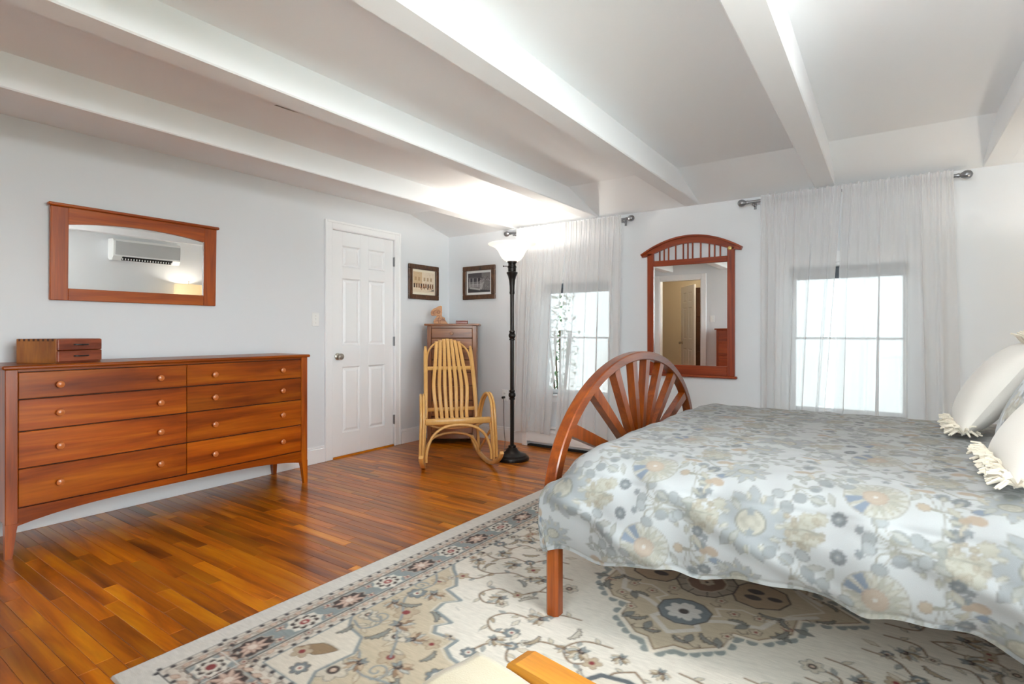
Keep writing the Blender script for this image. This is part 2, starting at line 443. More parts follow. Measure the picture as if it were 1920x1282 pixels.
# six-panel door (local: y along the door, x = front face, z up)
def six_panel(parent, y0, y1, z0, z1, xf, th, mat, sgn=1):
    W = y1-y0; k = (z1-z0)/2.03
    st = .112*W/.71; mu = .1*W/.71
    rows = [(.205, .80), (1.0, 1.605), (1.715, 1.90)]
    cols_ = [(y0+st, y0+(W-mu)/2), (y0+(W+mu)/2, y1-st)]
    mb = MB(); xb = xf - sgn*th
    lo, hi = min(xf, xb), max(xf, xb)
    def B(a, b, c, d): mb.box(lo, hi, a, b, c, d, .003)
    B(y0, y0+st, z0, z1); B(y1-st, y1, z0, z1); B(cols_[0][1], cols_[1][0], z0, z1)
    zz = [z0] + [z0+q*k for r_ in rows for q in r_] + [z1]
    for i in range(0, 8, 2):
        for c in cols_: B(c[0]-.004, c[1]+.004, zz[i], zz[i+1])
    sl = mk('slab', mb, mat, parent, smooth=30)
    for r_ in rows:
        for c in cols_:
            a0, a1, b0, b1 = c[0], c[1], z0+r_[0]*k, z0+r_[1]*k
            g, ins = xf-sgn*.013, .036
            mb = MB()
            def ring(i, x): return [(x, a0+i, b0+i), (x, a1-i, b0+i), (x, a1-i, b1-i), (x, a0+i, b1-i)]
            V = ring(-.002, xf-sgn*.001) + ring(.010, g) + ring(.016, g) + ring(ins, xf-sgn*.003) + ring(-.002, xb)
            F = [(0,1,5,4), (1,2,6,5), (2,3,7,6), (3,0,4,7), (4,5,9,8), (5,6,10,9), (6,7,11,10), (7,4,8,11),
                 (8,9,13,12), (9,10,14,13), (10,11,15,14), (11,8,12,15), (12,13,14,15), (16,19,18,17),
                 (0,16,17,1), (1,17,18,2), (2,18,19,3), (3,19,16,0)]
            mb.add(V, F); mk('panel', mb, mat, parent, smooth=0)
    return sl
def knob_set(parent, x, y, z, mat, s=1):
    M = Matrix.Translation((x, y, z)) @ Matrix.Rotation(s*PI/2, 4, 'Y')
    mb = MB(); mb.lathe([(.0, 0), (.031, 0), (.031, .004), (.026, .009), (.012, .012), (.011, .028), (.017, .034), (.026, .040), (.0285, .050), (.027, .060), (.020, .066), (0, .068)], 24, M=M, cap=False)
    return mk('knob', mb, mat, parent)

d1 = bpy.data.objects.new('door_1', None); col.objects.link(d1); d1.location = (XL, 3.41, 0)
struct(d1, 'closed white six-panel door with a satin metal knob')
y0, y1 = 3.046-3.41, 3.774-3.41
six_panel(d1, y0, y1, .012, 2.048, -.012, .036, M_trim)
mb = MB()
for a, b in ((-.452, -.379), (.369, .445)):
    mb.box(0, .013, a, b, 0, 2.128, .003); 
    o_ = a if a < 0 else b-.022
    mb.box(.010, .019, o_, o_+.022, 0, 2.128, .004)
mb.box(0, .013, -.379, .369, 2.054, 2.128, .003); mb.box(.010, .019, -.43, .423, 2.106, 2.128, .004)
mk('casing', mb, M_trim, d1)
mb = MB(); mb.box(-.12, .006, -.375, y0-.002, 0, 2.06, .001); mb.box(-.12, .006, y1+.004, .375, 0, 2.06, .001); mb.box(-.12, .006, -.375, .375, 2.050, 2.062, .001)
mk('jamb', mb, M_trim, d1)
knob_set(d1, -.011, 3.105-3.41, .914, M_nickel)
mb = MB(); mb.box(-.030, -.011, y0-.0015, y0+.004, .88, .945, .001); mk('latch_plate', mb, M_nickel, d1)
for z in (1.835, 1.042, .262):
    mb = MB(); mb.box(-.012, .0, y1-.006, y1+.003, z-.045, z+.045, .001)
    mb.tube([(.003, y1+.0015, z-.046), (.003, y1+.0015, z+.046)], .0065, 8)
    mk('hinge', mb, M_pewter, d1)
mb = MB(); mb.box(-.125, -.06, -.376, .376, 0, 2.062); mk('light_stop', mb, M_trim, d1, smooth=0)  # panel added behind the door to stop light leaking through its gaps
mb = MB(); mb.box(-.06, .0, y0, y1, -.013, .011); mk('threshold', mb, wood('threshold_oak', **PL, axis='y', across=15), d1)

# windows
def window(n, op, yin, sgn, lab, rz=0, xw=0, gl=None):
    """sgn +1: outdoors towards +y"""
    x0, x1, z0, z1 = op; xc = (x0+x1)/2
    e = bpy.data.objects.new('window_%d' % n, None); col.objects.link(e); e.location = (xc, yin, z0); struct(e, lab)
    if rz: e.location = (xw, xc, z0); e.rotation_euler = (0, 0, rz)
    W, Hh = x1-x0, z1-z0; h = W/2
    def Y(a, b): return (a, b) if sgn > 0 else (-b, -a)
    mb = MB(); q = Y(-.014, 0)
    mb.box(-h-.075, -h, *q, 0, Hh+.08, .003); mb.box(h, h+.075, *q, 0, Hh+.08, .003); mb.box(-h, h, *q, Hh, Hh+.08, .003)
    mb.box(-h-.075, h+.075, *q, -.085, -.022, .003)
    mk('casing', mb, M_trim, e)
    mb = MB(); mb.box(-h-.09, h+.09, *Y(-.045, .05), -.022, 0, .004); mk('window_sill', mb, M_trim, e)
    mb = MB(); q = Y(.0, .14)
    mb.box(-h, -h+.02, *q, 0, Hh, .002); mb.box(h-.02, h, *q, 0, Hh, .002); mb.box(-h+.02, h-.02, *q, Hh-.02, Hh, .002); mb.box(-h+.02, h-.02, *Y(.05, .14), 0, .02, .002)
    mk('window_frame', mb, M_trim, e)
    for k, (a, b, yy) in enumerate(((.02, Hh*.5+.008, .06), (Hh*.5-.008, Hh-.02, .095))):
        mb = MB(); q = Y(yy, yy+.032); s_ = .04
        mb.box(-h+.02, -h+.02+s_, *q, a, b, .003); mb.box(h-.02-s_, h-.02, *q, a, b, .003)
        mb.box(-h+.02+s_, h-.02-s_, *q, a, a+s_*.4, .003); mb.box(-h+.02+s_, h-.02-s_, *q, b-s_*.4, b, .003)
        sh = mk('sash', mb, M_trim, e)
        mb = MB(); q = Y(yy+.014, yy+.018); mb.box(-h+.02+s_-.003, h-.02-s_+.003, *q, a+s_*.4-.003, b-s_*.4+.003)
        mk('pane', mb, gl or M_glass, sh, smooth=0)
    return e
window(1, W1, YB, 1, 'white sash window behind the sheer curtains next to the floor lamp', gl=M_glass_t)
window(2, W2, YB, 1, 'white sash window behind the sheer curtains beyond the bed', gl=M_glass_t)
window(3, W3, YF, -1, 'unseen white sash window added behind the camera for fill light')
window(4, W4, 0, 1, 'unseen white sash window added behind the camera for fill light', R(-90), XR)
M_blind = plain('slate_blind_cloth', (92, 100, 108), .7, bump=.1, bscale=300)
for op, lab in ((W1, 'dark grey roller blind rolled up in the window next to the floor lamp'), (W2, 'dark grey roller blind rolled up in the window beyond the bed')):
    xc, h = (op[0]+op[1])/2, (op[1]-op[0])/2-.024
    t = thing('roller_blind', lab, 'blind', (xc, YB+.032, op[3]-.055))
    mb = MB(); mb.tube([(-h+.008, 0, 0), (h-.008, 0, 0)], .026, 16); mk('rolled_cloth', mb, M_blind, t)
    mb = MB(); mb.box(-h+.012, h-.012, -.004, .004, -.062, -.005, .002); mk('hem_bar', mb, M_blind, t)
    for s in (-1, 1):
        mb = MB(); mb.box(s*h-.003 if s > 0 else s*h-.004, s*h+.004 if s > 0 else s*h+.003, -.02, .02, -.02, .034, .001); mk('bracket', mb, M_pewter, t)

# outdoors
mb = MB(); mb.box(-30, 30, YB+.14, 40, -.5, -.35); mb.box(-30, 30, -40, -2.6, -.5, -.35); mb.box(-30, XL-.2, -2.6, YB+.14, -.5, -.35)
struct(mk('exterior_ground', mb, plain('pale_gravel', (206, 207, 206), .9, var=.1), smooth=0))
mb = MB(); mb.box(XR+.2, 30, -2.6, YB+.14, -.5, -.35); struct(mk('low_bounce_ground', mb, plain('low_bounce_green', (112, 115, 102), .95, var=.2), smooth=0))  # darker ground added outside the right window to cut light bounced onto the beams
t = thing('garden_shrub', 'green leafy shrub outdoors showing through the gap between the sheer curtains', 'shrub', (-3.28, 5.75, -.35))
mb = MB()
for k in range(5):
    a = k*1.3; mb.tube([(0, 0, 0), (.06*math.cos(a), .06*math.sin(a), .7), (.15*math.cos(a), .15*math.sin(a), 1.5)], .012, 5)
mk('stem', mb, plain('shrub_bark', (84, 66, 46), .9), t)
mb = MB()
for k in range(420):
    a, z = random.uniform(0, 2*PI), random.uniform(.25, 2.0); r_ = random.uniform(.02, .26)*(1-.25*abs(z-1.1))
    M = Matrix.Translation((r_*math.cos(a), r_*math.sin(a), z)) @ Matrix.Rotation(random.uniform(0, 2*PI), 4, 'Z') @ Matrix.Rotation(random.uniform(-.9, .9), 4, 'X')
    mb.add([(0, 0, 0), (.018, .03, .004), (0, .075, -.006), (-.018, .03, .004)], [(0, 1, 2, 3)], M=M)
tag(mk('leaves', mb, plain('shrub_leaf', (52, 92, 38), .6), t, smooth=0), kind='stuff')

# hallway seen in the arched mirror
YH = -2.25
mb = MB(); mb.box(XL-.12, -1.75, YH-.1, YH, 0, 2.45); struct(mk('wall_hall_end', mb, M_hall, smooth=0))
mb = MB(); mb.box(-1.86, -1.75, YH, YF-.12, 0, 2.45); struct(mk('wall_hall_right', mb, M_hall, smooth=0))
mb = MB(); mb.box(XL-.12, XL, YH, YF-.12, 0, 2.45); struct(mk('wall_hall_left', mb, M_hall, smooth=0))
mb = MB(); mb.box(XL-.12, -1.75, YH-.1, YF-.12, 2.40, 2.5); struct(mk('ceiling_hall', mb, M_ceil, smooth=0))
mb = MB()
for a, b in ((HO[0]-.085, HO[0]), (HO[1], HO[1]+.085)): mb.box(a, b, YF, YF+.015, 0, 2.145, .003)
mb.box(HO[0], HO[1], YF, YF+.015, 2.06, 2.145, .003)
mb.box(HO[0], HO[0]+.015, YF-.12, YF, 0, 2.06); mb.box(HO[1]-.015, HO[1], YF-.12, YF, 0, 2.06); mb.box(HO[0], HO[1], YF-.12, YF, 2.045, 2.06)
struct(mk('trim_1', mb, M_trim))
d2 = bpy.data.objects.new('door_2', None); col.objects.link(d2); d2.location = (-3.20, -1.45, 0); d2.rotation_euler = (0, 0, R(145))
struct(d2, 'open white six-panel door in the hallway')
six_panel(d2, -.38, .38, .01, 2.03, .018, .036, M_trim); knob_set(d2, .018, .31, .92, M_nickel)
d3 = bpy.data.objects.new('door_3', None); col.objects.link(d3); d3.location = (-2.93, YH, 0); struct(d3, 'dark brown panelled door at the hallway end')
mb = MB(); mb.box(-.42, .42, .002, .04, .01, 2.05, .004); mk('slab', mb, plain('dark_walnut_stain', (70, 40, 22), .4, var=.3), d3)
for z in (.25, .85, 1.45):
    mb = MB(); mb.box(-.32, .32, .036, .052, z, z+.48, .012); mk('panel', mb, plain('dark_walnut_panel', (76, 44, 24), .4, var=.3), d3)
hl = thing('hall_ceiling_light', 'round ceiling light glowing in the hallway', 'ceiling light', (-2.65, -1.35, 2.40))
mb = MB(); mb.lathe([(.13, 0), (.13, -.02), (.12, -.03)], 24); mk('base', mb, M_nickel, hl)
mb = MB(); mb.lathe([(.118, -.028), (.10, -.06), (.06, -.08), (0, -.087)], 24, cap=False); mk('diffuser', mb, emit_mat('warm_diffuser', (255, 222, 170), 3), hl)
lp = bpy.data.lights.new('hall_bulb', 'POINT'); lp.energy = 6; lp.color = (1, .86, .66); lp.shadow_soft_size = .1
lo = bpy.data.objects.new('hall_bulb', lp); col.objects.link(lo); lo.parent = hl; lo.location = (0, 0, -.16)

# baseboard heater under the windows
t = thing('baseboard_heater', 'long white metal baseboard heater under the curtains on the window wall', 'heater', (-1.0, YB-.001, 0))
a0, a1 = -2.03, 1.75
mb = MB(); mb.box(a0+.06, a1, -.010, 0, .02, .205); mb.box(a0+.06, a1, -.062, -.010, .190, .205, .003); mk('back_panel', mb, M_white_pl, t)
mb = MB(); mb.prism([(-.068, .05), (-.062, .05), (-.062, .150), (-.040, .176), (-.044, .180), (-.068, .153)], a0+.06, a1, 'x'); mk('front_cover', mb, M_white_pl, t, smooth=0)
mb = MB(); mb.box(a0+.07, a1-.01, -.055, -.012, .06, .115); mb.tube([(a0+.07, -.034, .088), (a1-.01, -.034, .088)], .011, 8); mk('heating_element', mb, M_slot, t)
mb = MB(); mb.box(a0+.062, a1-.01, -.058, -.012, .0, .016); mk('dark_base', mb, M_slot, t)
mb = MB(); mb.box(a0, a0+.062, -.072, 0, 0, .208, .004); mk('end_cap', mb, M_white_pl, t)
for x in (-1.62, -1.42):
    mb = MB(); mb.box(x, x+.10, -.060, -.045, .176, .190, .002); mk('damper', mb, M_slot, t)
# ------------------------------------------------------------------ printing on cloth and paper (colour per vertex)
class Canvas:
    def __init__(s, w, h, px, bg, wrap=False):
        s.px = px; s.nx = int(round(w/px)); s.ny = int(round(h/px)); s.wrap = wrap
        s.a = np.empty((s.ny, s.nx, 3)); s.a[:] = lin(bg)
    def blend(s, x0, x1, y0, y1, fn, c, al=1.0):
        p = s.px; m = 2*p
        i0, i1 = int((x0-m)/p)-1, int((x1+m)/p)+2; j0, j1 = int((y0-m)/p)-1, int((y1+m)/p)+2
        if not s.wrap: i0, i1, j0, j1 = max(i0, 0), min(i1, s.nx), max(j0, 0), min(j1, s.ny)
        if i1 <= i0 or j1 <= j0: return
        I, J = np.arange(i0, i1), np.arange(j0, j1)
        X, Y = np.meshgrid((I+.5)*p, (J+.5)*p)
        A = np.clip(.5-fn(X, Y)/p, 0, 1)[..., None]*al
        ii, jj = (I % s.nx, J % s.ny) if s.wrap else (I, J)
        sub = s.a[np.ix_(jj, ii)]
        s.a[np.ix_(jj, ii)] = sub*(1-A) + np.array(lin(c))*A
    def ell(s, x, y, rx, ry=None, c=(0, 0, 0), rot=0, al=1.0, ring=0):
        ry = ry or rx; ca, sa = math.cos(rot), math.sin(rot); r = max(rx, ry)
        def fn(X, Y):
            u = (X-x)*ca+(Y-y)*sa; v = -(X-x)*sa+(Y-y)*ca
            d = (np.sqrt((u/rx)**2+(v/ry)**2)-1)*min(rx, ry)
            return np.abs(d)-ring/2 if ring else d
        s.blend(x-r, x+r, y-r, y+r, fn, c, al)
    def line(s, pts, wd, c, al=1.0, closed=False):
        P = list(pts) + ([pts[0]] if closed else [])
        xs, ys = [p[0] for p in P], [p[1] for p in P]
        def fn(X, Y):
            D = np.full(X.shape, 9.)
            for (ax, ay), (bx, by) in zip(P[:-1], P[1:]):
                dx, dy = bx-ax, by-ay; L = dx*dx+dy*dy+1e-12
                t = np.clip(((X-ax)*dx+(Y-ay)*dy)/L, 0, 1)
                D = np.minimum(D, np.hypot(X-ax-t*dx, Y-ay-t*dy))
            return D-wd/2
        s.blend(min(xs)-wd, max(xs)+wd, min(ys)-wd, max(ys)+wd, fn, c, al)
    def poly(s, pts, c, al=1.0, out=None, ow=.003):
        xs, ys = [p[0] for p in pts], [p[1] for p in pts]; P = list(pts)
        def fn(X, Y):
            D = np.full(X.shape, 9.); ins = np.zeros(X.shape, bool)
            for (ax, ay), (bx, by) in zip(P, P[1:]+P[:1]):
                dx, dy = bx-ax, by-ay; L = dx*dx+dy*dy+1e-12
                t = np.clip(((X-ax)*dx+(Y-ay)*dy)/L, 0, 1)
                D = np.minimum(D, np.hypot(X-ax-t*dx, Y-ay-t*dy))
                if abs(dy) > 1e-12:
                    cr = ((ay > Y) != (by > Y)) & (X < (bx-ax)*(Y-ay)/dy+ax); ins ^= cr
            return np.where(ins, -D, D)
        s.blend(min(xs), max(xs), min(ys), max(ys), fn, c, al)
        if out: s.line(P, ow, out, al, True)
    def flower(s, x, y, r, c, n=8, rot=0, cc=None, out=None, depth=.22, al=1.0, sq=1.0):
        pts = []
        for k in range(n*6):
            a = 2*PI*k/(n*6); q = r*(1-depth*(1-abs(math.cos(n*a/2)))); pts.append((x+q*math.cos(a+rot), y+q*sq*math.sin(a+rot)))
        s.poly(pts, c, al, out, .0025)
        if cc: s.ell(x, y, r*.28, r*.28*sq, cc)
    def leaf(s, x, y, L, W, ang, c, out=None, al=1.0):
        ca, sa = math.cos(ang), math.sin(ang)
        pr = [(0, 0), (.2, .6), (.45, 1), (.75, .6), (1, 0), (.75, -.6), (.45, -1), (.2, -.6)]
        s.poly([(x+ca*L*a-sa*W/2*b, y+sa*L*a+ca*W/2*b) for a, b in pr], c, al, out, .0022)
    def sample(s, X, Y):
        u, v = X/s.px-.5, Y/s.px-.5
        i, j = np.floor(u).astype(int), np.floor(v).astype(int); fu, fv = (u-i)[..., None], (v-j)[..., None]
        if s.wrap: ix = lambda k: k % s.nx; jx = lambda k: k % s.ny
        else: ix = lambda k: np.clip(k, 0, s.nx-1); jx = lambda k: np.clip(k, 0, s.ny-1)
        a = s.a
        return (a[jx(j), ix(i)]*(1-fu)*(1-fv) + a[jx(j), ix(i+1)]*fu*(1-fv) + a[jx(j+1), ix(i)]*(1-fu)*fv + a[jx(j+1), ix(i+1)]*fu*fv)

# ------------------------------------------------------------------ dresser
t = thing('dresser', 'long eight-drawer cherry wood dresser with round knobs against the left wall', 'dresser', (-3.83, 1.62, 0))
ox, oy = -3.83, 1.62
xf = -3.60-ox; xb = XL+.02-ox; Y0, Y1 = .77-oy, 2.475-oy
mb = MB(); mb.box(xb-.0, xf+.018, Y0-.014, Y1+.014, .946, .966, .006); mk('top', mb, M_cherry_y, t)
for yy, s in ((Y0, 1), (Y1, -1)):
    for xx, fx in ((xf, -1), (xb+.006, 1)):
        a0, a1 = (yy, yy+.05) if s > 0 else (yy-.05, yy)
        c0, c1 = (xx-.045, xx) if fx < 0 else (xx, xx+.045)
        mb = MB(); mb.box(c0, c1, a0, a1, .17, .946, .003)
        ty = (a0, a0+.028) if s > 0 else (a1-.028, a1); tx = (c1-.026, c1) if fx < 0 else (c0, c0+.026)
        V = [(c0, a0, .172), (c1, a0, .172), (c1, a1, .172), (c0, a1, .172)]
        nn = 5
        for k in range(1, nn+1):
            q = (k/nn)**.8; L = lambda p, r_: p+(r_-p)*q
            z = .172*(1-k/nn)
            V += [(L(c0, tx[0]), L(a0, ty[0]), z), (L(c1, tx[1]), L(a0, ty[0]), z), (L(c1, tx[1]), L(a1, ty[1]), z), (L(c0, tx[0]), L(a1, ty[1]), z)]
        F = [(4*k+i, 4*k+(i+1) % 4, 4*k+4+(i+1) % 4, 4*k+4+i) for k in range(nn) for i in range(4)] + [(4*nn, 4*nn+1, 4*nn+2, 4*nn+3)]
        mb.add(V, F); mk('leg', mb, M_cherry_z, t)
for yy in (Y0+.006, Y1-.022):
    mb = MB(); mb.box(xb+.04, xf-.04, yy, yy+.016, .17, .946); mk('side_panel', mb, M_cherry_z, t)
mb = MB(); mb.box(xb+.002, xb+.01, Y0+.03, Y1-.03, .2, .94); mk('back_panel', mb, M_cherry_y, t)
mb = MB(); mb.box(xb+.02, xf-.03, Y0+.03, Y1-.03, .235, .25); mb.box(xf-.034, xf-.020, Y0+.04, Y1-.04, .235, .94); mk('carcass', mb, plain('dark_carcass', (60, 28, 10), .7), t)
n = 24; arc = []
for k in range(n+1):
    q = k/n; yy = Y0+.048+q*(Y1-Y0-.096); e = abs(2*q-1)
    arc.append((yy, .206-.045*e**4-.004*e))
poly = arc + [(Y1-.048, .243), (Y0+.048, .243)]
mb = MB(); mb.prism(poly, xf-.022, xf-.004, 'x'); mk('apron', mb, M_cherry_y, t, smooth=0)
mb = MB(); mb.box(xf-.03, xf-.006, Y0+.048, Y1-.048, .934, .946); mk('top_rail', mb, M_cherry_y, t)
zb = [.932, .793, .630, .442, .246]
ym = 1.62-oy
for r_ in range(4):
    for c, (a, b) in enumerate(((Y0+.052, ym-.0015), (ym+.0015, Y1-.052))):
        z1_, z0_ = zb[r_]-.003, zb[r_+1]+.003
        dm = M_cherry_y
        mb = MB(); mb.box(-.010, .009, -(b-a)/2, (b-a)/2, -(z1_-z0_)/2, (z1_-z0_)/2, .002)
        dr = mk('drawer', mb, dm, t, (xf-.012, (a+b)/2, (z0_+z1_)/2))
        for ky in ((.985, 1.465), (1.785, 2.264))[c]:
            M = Matrix.Translation((.008, ky-oy-(a+b)/2, (.0 if r_ else -.003))) @ Matrix.Rotation(PI/2, 4, 'Y')
            mb = MB(); mb.lathe([(.010, 0), (.009, .010), (.0105, .014), (.0165, .018), (.0185, .023), (.0175, .028), (.012, .0315), (0, .0325)], 18, M=M, cap=False)
            mk('knob', mb, M_knobw, dr)

# wall mirror over the dresser (hung from the top, so it leans a little)
t = thing('wall_mirror', 'wide rectangular cherry-framed mirror hung over the dresser', 'mirror', (XL+.004, 1.535, 1.325))
t.rotation_euler = (0, R(1.6), 0)
hw = .476; Hm = .553
for s in (-1, 1):
    a, b = (-hw, -hw+.086) if s < 0 else (hw-.086, hw)
    mb = MB(); mb.box(0, .024, a, b, 0, Hm, .003); mk('stile', mb, M_frame_z, t)
mb = MB(); mb.box(0, .023, -hw+.086, hw-.086, 0, .072, .003); mk('bottom_rail', mb, M_frame_y, t)
arc = [(-hw+.086+q/16*(2*hw-.172), Hm-.100+.034*(1-(2*q/16-1)**2)) for q in range(17)]
mb = MB(); mb.prism(arc + [(hw-.086, Hm), (-hw+.086, Hm)], 0, .023, 'x'); mk('top_rail', mb, M_frame_y, t, smooth=0)
mb = MB(); mb.box(0, .040, -hw-.014, hw+.014, Hm, Hm+.020, .006); mk('cornice', mb, M_frame_y, t)
mb = MB(); mb.box(.003, .010, -hw+.08, hw-.08, .066, Hm-.06); mk('mirror_glass', mb, M_mirror, t, smooth=0)

# jewellery box on the dresser
t = thing('jewellery_box', 'small wooden box with two reddish drawers set on the dresser', 'box', (-3.86, 1.064, .966), R(45-15))
# local: front face looks to +x, the golden side to -y
bw, bd, bh = .285, .245, .131
mb = MB(); mb.box(-bd/2, bd/2-.012, -bw/2, -bw/2+.014, 0, bh, .001); mk('side_panel', mb, wood('golden_maple', (130, 70, 12), (156, 92, 22), (170, 104, 32), axis='z', across=9, along=2, tone=.02), t)
mb = MB(); mb.box(-bd/2, bd/2-.012, bw/2-.014, bw/2, 0, bh, .001); mk('side_panel', mb, bpy.data.materials['golden_maple'], t)
M_rw = wood('reddish_walnut', (112, 48, 26), (142, 68, 40), (158, 82, 50), axis='y', across=22, along=2, tone=.05, rough=.45, coat=.1)
mb = MB(); mb.box(-bd/2, bd/2-.012, -bw/2+.014, bw/2-.014, bh-.012, bh, 0); mb.box(-bd/2, bd/2-.012, -bw/2+.014, bw/2-.014, 0, .010); mb.box(-bd/2, -bd/2+.01, -bw/2+.014, bw/2-.014, .01, bh-.012)
mk('case', mb, M_rw, t)
mb = MB()
for k in range(8): mb.box(-bd/2+.012+k*.028, -bd/2+.024+k*.028, -bw/2-.0006, -bw/2+.01, bh-.012, bh+.0006)
mk('dovetails', mb, plain('dovetail_end_grain', (74, 36, 16), .6), t)
for z in (.006, .069):
    mb = MB(); mb.box(bd/2-.014, bd/2, -bw/2+.002, bw/2-.002, z, z+.060, .003); dr = mk('drawer', mb, M_rw, t)
    mb = MB(); mb.strip(smooth_path([(bd/2-.001, -.045, z+.03), (bd/2+.012, -.036, z+.03), (bd/2+.017, -.01, z+.03), (bd/2+.013, .03, z+.03), (bd/2-.001, .045, z+.03)], 4), .009, .007, (0, 0, 1))
    mk('handle', mb, M_black, dr)

# light switch and outlet
t = thing('light_switch', 'white toggle light switch on the wall beside the closed door', 'switch', (XL, 2.867, 1.243))
mb = MB(); mb.box(0, .006, -.036, .036, -.058, .058, .003); mk('plate', mb, M_white_pl, t)
mb = MB(); mb.box(.005, .008, -.006, .006, -.013, .013, .001); mb.box(.006, .017, -.004, .004, .0, .009, .002); mk('toggle', mb, M_white_pl, t)
for z in (-.030, .030):
    mb = MB(); mb.tube([(.005, 0, z), (.0072, 0, z)], .003, 8); mk('screw', mb, M_nickel, t)
t = thing('power_outlet', 'white double power outlet low on the wall behind the floor lamp', 'outlet', (-3.285, YB, .475))
mb = MB(); mb.box(-.036, .036, -.006, 0, -.058, .058, .003); mk('plate', mb, M_white_pl, t)
for z in (-.02, .02):
    mb = MB(); mb.box(-.017, .017, -.009, -.005, z-.014, z+.014, .003); so = mk('socket', mb, M_white_pl, t)
    mb = MB(); mb.box(-.008, -.005, -.0095, -.008, z-.005, z+.006); mb.box(.005, .008, -.0095, -.008, z-.005, z+.006); mk('slot', mb, M_slot, so)

# two framed prints in the corner
M_pf = wood('brown_picture_frame', (54, 32, 18), (86, 54, 32), (112, 76, 48), axis='z', across=30, along=12, tone=.05, coat=.1, rough=.45)
def picture(label, loc, rz, W, H_, cv, mat_c):
    t = thing('framed_picture', label, 'picture', loc, rz)          # local: x along the wall, front looks to -y
    fw = .050
    for (a, b, c, d) in ((-W/2, W/2, H_/2-fw, H_/2), (-W/2, W/2, -H_/2, -H_/2+fw), (-W/2, -W/2+fw, -H_/2+fw, H_/2-fw), (W/2-fw, W/2, -H_/2+fw, H_/2-fw)):
        mb = MB(); mb.box(a, b, -.026, -.002, c, d, .005); mk('frame_side', mb, M_pf, t)
    mb = MB(); mb.box(-W/2+fw-.006, W/2-fw+.006, -.010, -.004, -H_/2+fw-.006, H_/2-fw+.006); mk('mat_board', mb, mat_c, t, smooth=0)
    pw, ph = W-2*fw-.036, H_-2*fw-.05
    n1, n2 = 110, 96
    u, v = np.meshgrid(np.linspace(0, 1, n1), np.linspace(0, 1, n2), indexing='ij')
    V = np.stack([(u-.5)*pw, np.full_like(u, -.0106), (v-.5)*ph], -1)
    grid_mesh('print', V, n1, n2, M_paper, cv.sample(u, v), t)
cv = Canvas(1, 1, .006, (222, 204, 178))
cv.poly([(0, .35), (.0, 1), (.42, 1), (.42, .42)], (206, 178, 142)); cv.poly([(.42, .42), (.42, 1), (1, .95), (1, .38)], (226, 210, 186))
for k in range(60):
    x, yy = rng.uniform(0, .97), rng.uniform(.42, .97); cv.line([(x, yy), (x+rng.uniform(-.09, .09), yy+rng.uniform(-.05, .07))], .006, (168, 138, 104), .7)
for x in (.08, .24, .5, .66, .82): cv.poly([(x, .58), (x+.07, .58), (x+.07, .74), (x, .74)], (176, 140, 98), .8, (112, 84, 60), .008)
for k in range(9): cv.poly([(.02+k*.11, .22), (.09+k*.11, .22), (.09+k*.11, .40), (.055+k*.11, .45), (.02+k*.11, .40)], (120, 88, 62) if k % 3 else (74, 56, 46))
for k in range(26): 
    x = rng.uniform(.3, .95); cv.ell(x, rng.uniform(.14, .32), .013, .045, [(150, 92, 48), (110, 66, 40), (196, 128, 70), (84, 66, 58)][k % 4])
cv.poly([(.62, .08), (1, .08), (1, .2), (.82, .1)], (120, 110, 98)); cv.line([(0, .42), (1, .44)], .012, (136, 104, 76))
picture('brown-framed sepia print of a street arcade hung beside the closed door', (XL, 4.185, 1.660), R(90), .447, .364, cv, plain('ivory_mat', (232, 222, 200), .9))
cv = Canvas(1, 1, .006, (120, 116, 116))
cv.poly([(0, .78), (0, 1), (.62, 1), (.62, .74)], (86, 82, 84)); cv.poly([(.02, .55), (.6, .55), (.6, .74), (.02, .74)], (70, 66, 70))
for k in range(7): cv.line([(.05, .80+k*.03), (.6, .79+k*.03)], .007, (60, 58, 60))
for x in (.08, .23, .42, .58): cv.line([(x, .3), (x, .72)], .03, (196, 192, 190))
for k in range(16): cv.line([(.08+k*.032, .26), (.08+k*.032, .40)], .009, (180, 176, 174))
cv.line([(.06, .41), (.6, .41)], .014, (190, 186, 184)); cv.poly([(.5, .12), (.62, .12), (.74, .55), (.62, .5)], (168, 164, 162))
for k in range(26):
    a = rng.uniform(-.3, PI+.3); L = rng.uniform(.12, .26); cv.line([(.80, .62), (.80+L*math.cos(a)*.9, .62+L*math.sin(a)*.8), (.80+L*1.3*math.cos(a), .56+L*math.sin(a)*.5)], .011, [(176, 172, 172), (62, 60, 62)][k % 2])
for k in range(40): cv.line([(rng.uniform(.6, 1), rng.uniform(.02, .5)), (rng.uniform(.6, 1), rng.uniform(.02, .5))], .006, [(70, 68, 70), (160, 156, 156)][k % 2], .6)
cv.poly([(0, 0), (1, 0), (1, .08), (0, .22)], (64, 62, 64)); cv.poly([(.08, .20), (.55, .10), (.55, .18), (.1, .28)], (170, 166, 164))
picture('brown-framed grey print of a porch and palm on the wall above the narrow chest', (-3.623, YB, 1.667), 0, .440, .360, cv, plain('white_mat', (226, 226, 224), .9))

# narrow chest set across the corner
t = thing('lingerie_chest', 'tall narrow brown wooden chest of drawers standing across the room corner', 'chest of drawers', (-3.626, 4.150, 0), R(34.8))
